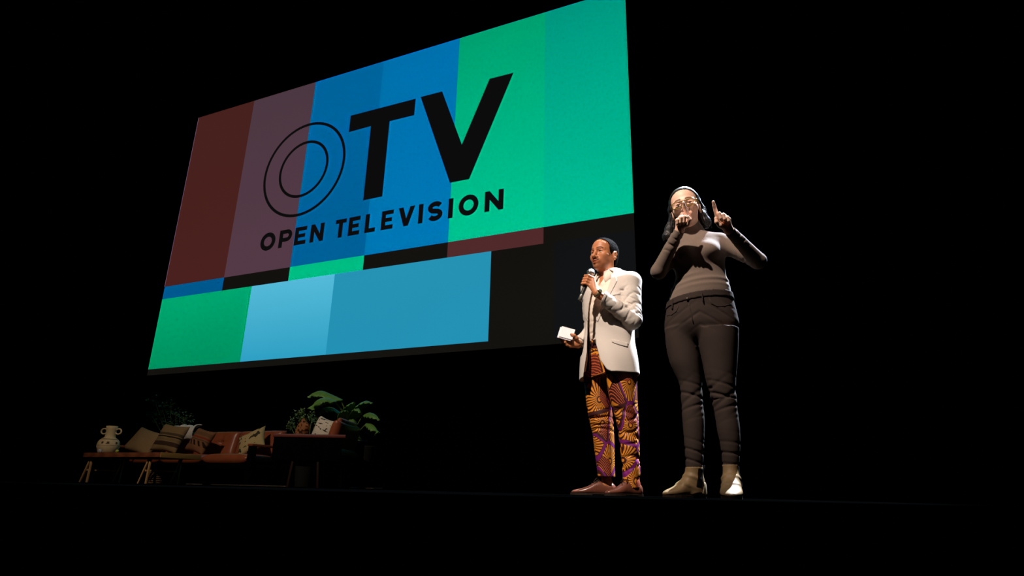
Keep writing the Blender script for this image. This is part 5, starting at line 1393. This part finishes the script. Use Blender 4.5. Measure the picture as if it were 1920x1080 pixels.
Ssw.add(folds(wl_sh, wl_el, 0.0040, 4.0, 1.0, 0.08, 0.5, 1.05, 2.5), 0, 'd')
def waist_folds(P):
    z = P[:, 2]; x = P[:, 0]; zz = z+0.10*(x-0.06)**2*4-0.10*(x-0.06)
    a = np.exp(-((zz-wz0)/0.010)**2)+0.7*np.exp(-((zz-wz0-0.035)/0.010)**2)*np.clip(0.10-x, 0, .1)*10+0.6*np.exp(-((zz-wz0+0.030)/0.009)**2)*np.clip(x+0.1, 0, .1)*8
    return (-0.0045*a*(np.abs(x-0.06) < 0.2)*(P[:, 1] < 0.05)).astype(f4)
wz0 = float(wq(1315, 522, -0.10)[2])
Ssw.add(waist_folds, 0, 'd')
def cuffw(wr, el, f):
    return cuff(wr, el, f)
Ssw.add(cuffw(wl_wr, wl_el, 0.05), 0.0, 's'); Ssw.add(cuffw(wr_wr, wr_el, 0.03), 0.0, 's')
Ssw.add(half(wh.p(0, -0.02, -0.078), wh.v(0, 0.25, 1)), 0.003, 'i')
V, Q = Ssw.mesh((-0.26, -0.30, 0.92), (0.46, 0.20, 1.50), 0.0038)
np_mesh('turtleneck', V, Q, sw_m, woman)
# ---- jeans
je_m = NT('black_denim'); c = je_m.coord(); n_ = je_m.noise(c, 600.0, 2, 0.6); n2_ = je_m.noise(c, 14.0, 3)
je_m.set(je_m.mix(je_m.math('ADD', je_m.math('MULTIPLY', n_, 0.6), je_m.math('MULTIPLY', n2_, 0.4)), srgb(34, 26, 23), srgb(61, 49, 44)), 0.85, 0.15); je_m.bump(n_, 0.3, 0.0012); je_m = je_m.m
Sje = Sculpt()
PR = [(652, 1292, 1326, .050, .012), (642, 1274, 1352, .085, .012), (630, 1256, 1376, .112, .012), (616, 1246.5, 1386, .129, .012), (600, 1247, 1384, .130, .010), (580, 1250, 1379, .126, .008), (562, 1253, 1374, .121, .004), (540, 1257, 1371, .118, .0)]
prr = rows_xy(wq, PR)
Sje.add(loft(prr), 0)
Sje.add(loft(jl), 0.022); Sje.add(loft(jr), 0.016)
kL = [r for r in jl]; kR = [r for r in jr]
def knee_folds(P):
    z = P[:, 2]; x = P[:, 0]; y = P[:, 1]; out = np.zeros(len(P))
    for cx, zc, ph in ((-0.02, float(wq(1296, 748, 0)[2]), 0.0), (0.135, float(wq(1352, 748, 0)[2]), 1.2)):
        w = np.exp(-((z-zc)/0.075)**2)*(np.abs(x-cx) < 0.10)*np.clip(0.6-y*6, 0.1, 1)
        u = (x-cx)
        out += w*(crease((z-zc)*105+u*34*np.sign(z-zc+0.01)+ph)+0.7*crease((z-zc)*62-u*48+ph+1.0))
        w2 = np.exp(-((z-0.20)/0.07)**2)*(np.abs(x-cx-0.0) < 0.12)
        out += 0.8*w2*crease(z*120+u*40*math.cos(ph)+ph)
    for zc, sl_ in ((float(wq(1320, 600, 0)[2]), 0.5), ):
        w = np.exp(-((z-zc)/0.06)**2)*np.clip(-y*10, 0, 1)
        out += 0.5*w*(crease((z-zc)*95+np.abs(x-0.045)*60)+0.0)
    return (0.0075*out).astype(f4)
Sje.add(knee_folds, 0, 'd')
zl, zr = wq(1254, 566, -0.02), wq(1371.5, 548, -0.02)
tn = unit(np.array([-(zr[2]-zl[2]), 0, zr[0]-zl[0]])+np.array([0, 0.02, 0]))
Sje.add(half((zl+zr)/2+np.array([0, 0, -0.012]), tn), 0.002, 'i')
V, Q = Sje.mesh((-0.20, -0.20, 0.10), (0.32, 0.22, 1.08), 0.0040)
np_mesh('jeans', V, Q, je_m, woman)
bandp = loft(prr)
wm = (zl+zr)/2
def band_fn(P):
    d = bandp(P); t = (P-wm.astype(f4))@tn.astype(f4)
    return np.maximum(np.maximum(d-0.0055, -(d+0.006)), np.maximum(t, -0.036-t))
Sbd = Sculpt(); Sbd.add(band_fn, 0)
V, Q = Sbd.mesh((-0.20, -0.20, 0.92), (0.32, 0.22, 1.10), 0.0040)
jb = np_mesh('waistband', V, Q, je_m, woman)
def on_surf(px_, py_, fld, y0=-0.30, y1=0.0):
    ys_ = np.linspace(y0, y1, 220); P = np.array([wq(px_, py_, y_) for y_ in ys_]).astype(f4); d = fld(P)
    i = int(np.argmax(d < 0)); return P[i].astype(float)
for px_, py_, py2 in ((1261, 562, 586), (1316, 550, 572)):
    a_ = on_surf(px_, py_, bandp)+np.array([0, -0.009, 0]); b_ = on_surf(px_+(2 if px_ > 1300 else -1), py2-6, bandp)+np.array([0, -0.008, 0])
    MB().bar(a_, b_, 0.013, 0.005, 0.002).build('belt_loop', je_m, woman, autosmooth=40)
a_ = on_surf(1289, 561, bandp); MB().ball(a_+np.array([0, -0.008, 0]), 0.008, 12, (1, 0.5, 1)).build('jeans_button', plain('dark_metal_button', srgb(70, 58, 48), 0.35, 0.5, 0.8), woman)
def seam(pts, r, fld, name):
    P = [on_surf(x_, y_, fld)+np.array([0, -0.0015, 0]) for x_, y_ in pts]
    MB().tube(P, r, 6).build(name, je_m, woman)
def jsurf_w(P):
    D = np.full(len(P), 1e3, f4)
    for fn, k, mode in Sje.ops[:4]: D = self_step(D, fn(P), k, mode)
    return D
seam([(1291, 570), (1294, 580), (1297, 592), (1300, 606)], 0.003, jsurf_w, 'fly_seam')
seam([(1330, 560), (1334, 569), (1344, 574), (1358, 574), (1370, 570)], 0.0028, jsurf_w, 'pocket_seam')
seam([(1272, 574), (1268, 584), (1260, 590), (1251, 592)], 0.0028, jsurf_w, 'pocket_seam')
# ---- ankle boots
bt_m = NT('tan_boot_leather'); c = bt_m.coord(); bt_m.set(bt_m.mix(bt_m.noise(c, 26.0, 4), srgb(100, 79, 53), srgb(130, 105, 72)), 0.55, 0.25); bt_m.bump(bt_m.noise(c, 70.0, 3), 0.3, 0.002); bt_m = bt_m.m
el_m = plain('black_elastic', srgb(14, 12, 11), 0.9, 0.05)
hl_m = plain('heel_counter_with_light', srgb(150, 132, 106), 0.5, 0.3)  # paler than the boot: cool back light on the heel painted in
def boot(toe, heel, top_l, top_r, top_py, wid, shaft_dy, gus_side):
    T = unit((toe-heel)*np.array([1, 1, 0])); U = np.array([T[1], -T[0], 0.0]); Lf = float(np.linalg.norm((toe-heel)[:2])); o = np.array([heel[0], heel[1], 0.0]); Z = np.array([0, 0, 1.0]); k = Lf/0.26
    S_ = Sculpt()
    rows = [(0.0, 0.022, 0.070), (0.02, 0.032, 0.085), (0.06, 0.036, 0.11), (0.10, 0.037, 0.112), (0.135, 0.041, 0.088), (0.17, 0.045, 0.062), (0.205, 0.042, 0.046), (0.235, 0.031, 0.036), (0.252, 0.018, 0.028), (0.26, 0.008, 0.022)]
    S_.add(loft([(a*k, 0, 0.008+(h-0.012)*0.44, w*wid, (h-0.012)*0.60) for a, w, h in rows], o, U, Z, T, p=2.3, capr=0.012), 0)
    a = wq(top_l, top_py, shaft_dy); b_ = wq(top_r, top_py, shaft_dy); zc = float(a[2]); cx = float((a[0]+b_[0])/2); rw = float((b_[0]-a[0])/2)
    base = o+T*(0.055*k)
    sh = [(0.03, base[0], base[1], 0.036*wid, 0.040), (0.08, base[0]*0.75+cx*0.25, base[1]*0.75+shaft_dy*0.25, rw*0.98, rw*1.12), (0.12, base[0]*0.3+cx*0.7, base[1]*0.3+shaft_dy*0.7, rw*0.97, rw*1.12), (zc, cx, shaft_dy, rw, rw*1.15)]
    S_.add(loft(sh), 0.030)
    S_.add(half(o+Z*0.012, -Z), 0.003, 'i')
    def cre(P):
        q = P-o.astype(f4); t = q@T.astype(f4); z = P[:, 2]
        w = np.exp(-((z-0.085)/0.035)**2)*np.clip((t/k-0.04)/0.03, 0, 1)
        return (-0.005*w*ridge(z*115-t*45)).astype(f4)
    S_.add(cre, 0, 'd')
    S_.add(None, 0.011, 'shell')
    S_.add(cap((cx, shaft_dy, zc-0.05), (cx, shaft_dy, zc+0.05), rw-0.006), 0.0, 's')
    lo = np.minimum(np.minimum(toe, heel), (cx-rw, shaft_dy-rw, 0))-0.06; hi = np.maximum(np.maximum(toe, heel), (cx+rw, shaft_dy+rw, 0))+0.06
    V, Q = S_.mesh((lo[0], lo[1], 0.0), (hi[0], hi[1], zc+0.02), 0.0032)
    bt = np_mesh('boot', V, Q, bt_m, woman)
    def surf(P):
        D = np.full(len(P), 1e3, f4)
        for fn, kk, mode in S_.ops:
            if mode == 'shell': break
            D = self_step(D, fn(P), kk, mode)
        return D
    # elastic side gusset and heel counter lie on the leather
    def gus(P):
        d = surf(P); q = P-o.astype(f4); t = (q@T.astype(f4))/k; u = q@U.astype(f4); z = P[:, 2]
        a0 = 0.052+0.02*np.clip((0.10-z)/0.08, -1, 1); wd = 0.019+0.10*np.clip(z-0.07, -0.02, 0.08)*0.5
        return np.maximum(np.maximum(d-0.0022, -(d+0.006)), np.maximum(np.abs(t-a0)-wd, np.maximum(0.050-z, z-(zc-0.006)))).astype(f4)
    Sg = Sculpt(); Sg.add(gus, 0); V, Q = Sg.mesh((lo[0], lo[1], 0.03), (hi[0], hi[1], zc+0.02), 0.0032)
    if len(Q): np_mesh('elastic_gusset', V, Q, el_m, bt)
    def hct(P):
        d = surf(P); q = P-o.astype(f4); t = (q@T.astype(f4))/k; z = P[:, 2]
        return np.maximum(np.maximum(d-0.0018, -(d+0.006)), np.maximum(t-0.035-(0.05-z)*0.3, np.maximum(z-0.075, 0.014-z))).astype(f4)
    Sg = Sculpt(); Sg.add(hct, 0); V, Q = Sg.mesh((lo[0], lo[1], 0.0), (hi[0], hi[1], 0.12), 0.0032)
    if len(Q): np_mesh('heel_counter', V, Q, hl_m, bt)
    outl = [(0.0, 0.016), (0.012, 0.028), (0.05, 0.034), (0.10, 0.034), (0.14, 0.041), (0.175, 0.046), (0.21, 0.041), (0.24, 0.026), (0.256, 0.011), (0.262, 0.0)]
    ring_ = [(a*k, 0.94*w*wid) for a, w in outl]+[(a*k, -0.94*w*wid) for a, w in outl[::-1][1:]]
    b = MB()
    for f_, z0_, z1_ in ((lambda a: True, 0.006, 0.014), (lambda a: a < 0.07*k, 0.0, 0.010), (lambda a: 0.11*k < a < 0.27*k, 0.0, 0.008)):
        pts = [p_ for p_ in ring_ if f_(p_[0])]
        l_ = [b.bm.verts.new(tuple(o+T*a+U*w+Z*z0_)) for a, w in pts]; h_ = [b.bm.verts.new(tuple(o+T*a+U*w+Z*z1_)) for a, w in pts]
        b.bm.faces.new(l_[::-1]); b.bm.faces.new(h_)
        for i in range(len(pts)): j = (i+1) % len(pts); b.bm.faces.new((l_[i], l_[j], h_[j], h_[i]))
    b.build('sole', sole_m, bt, False)
    tp = np.array([cx, shaft_dy, zc])-T*(rw*1.12)
    MB().tube([tp+Z*-0.03, tp+Z*0.010-T*0.006, tp+Z*0.012-T*0.012, tp+Z*-0.028-T*0.008], 0.005, 6, True, 0.4).build('pull_tab', el_m, bt)
boot(toeL, heelL, 1285, 1318.5, 876, 1.0, 0.0, 1)
boot(toeR, heelR, 1354, 1385, 871.5, 1.12, -0.035, -1)
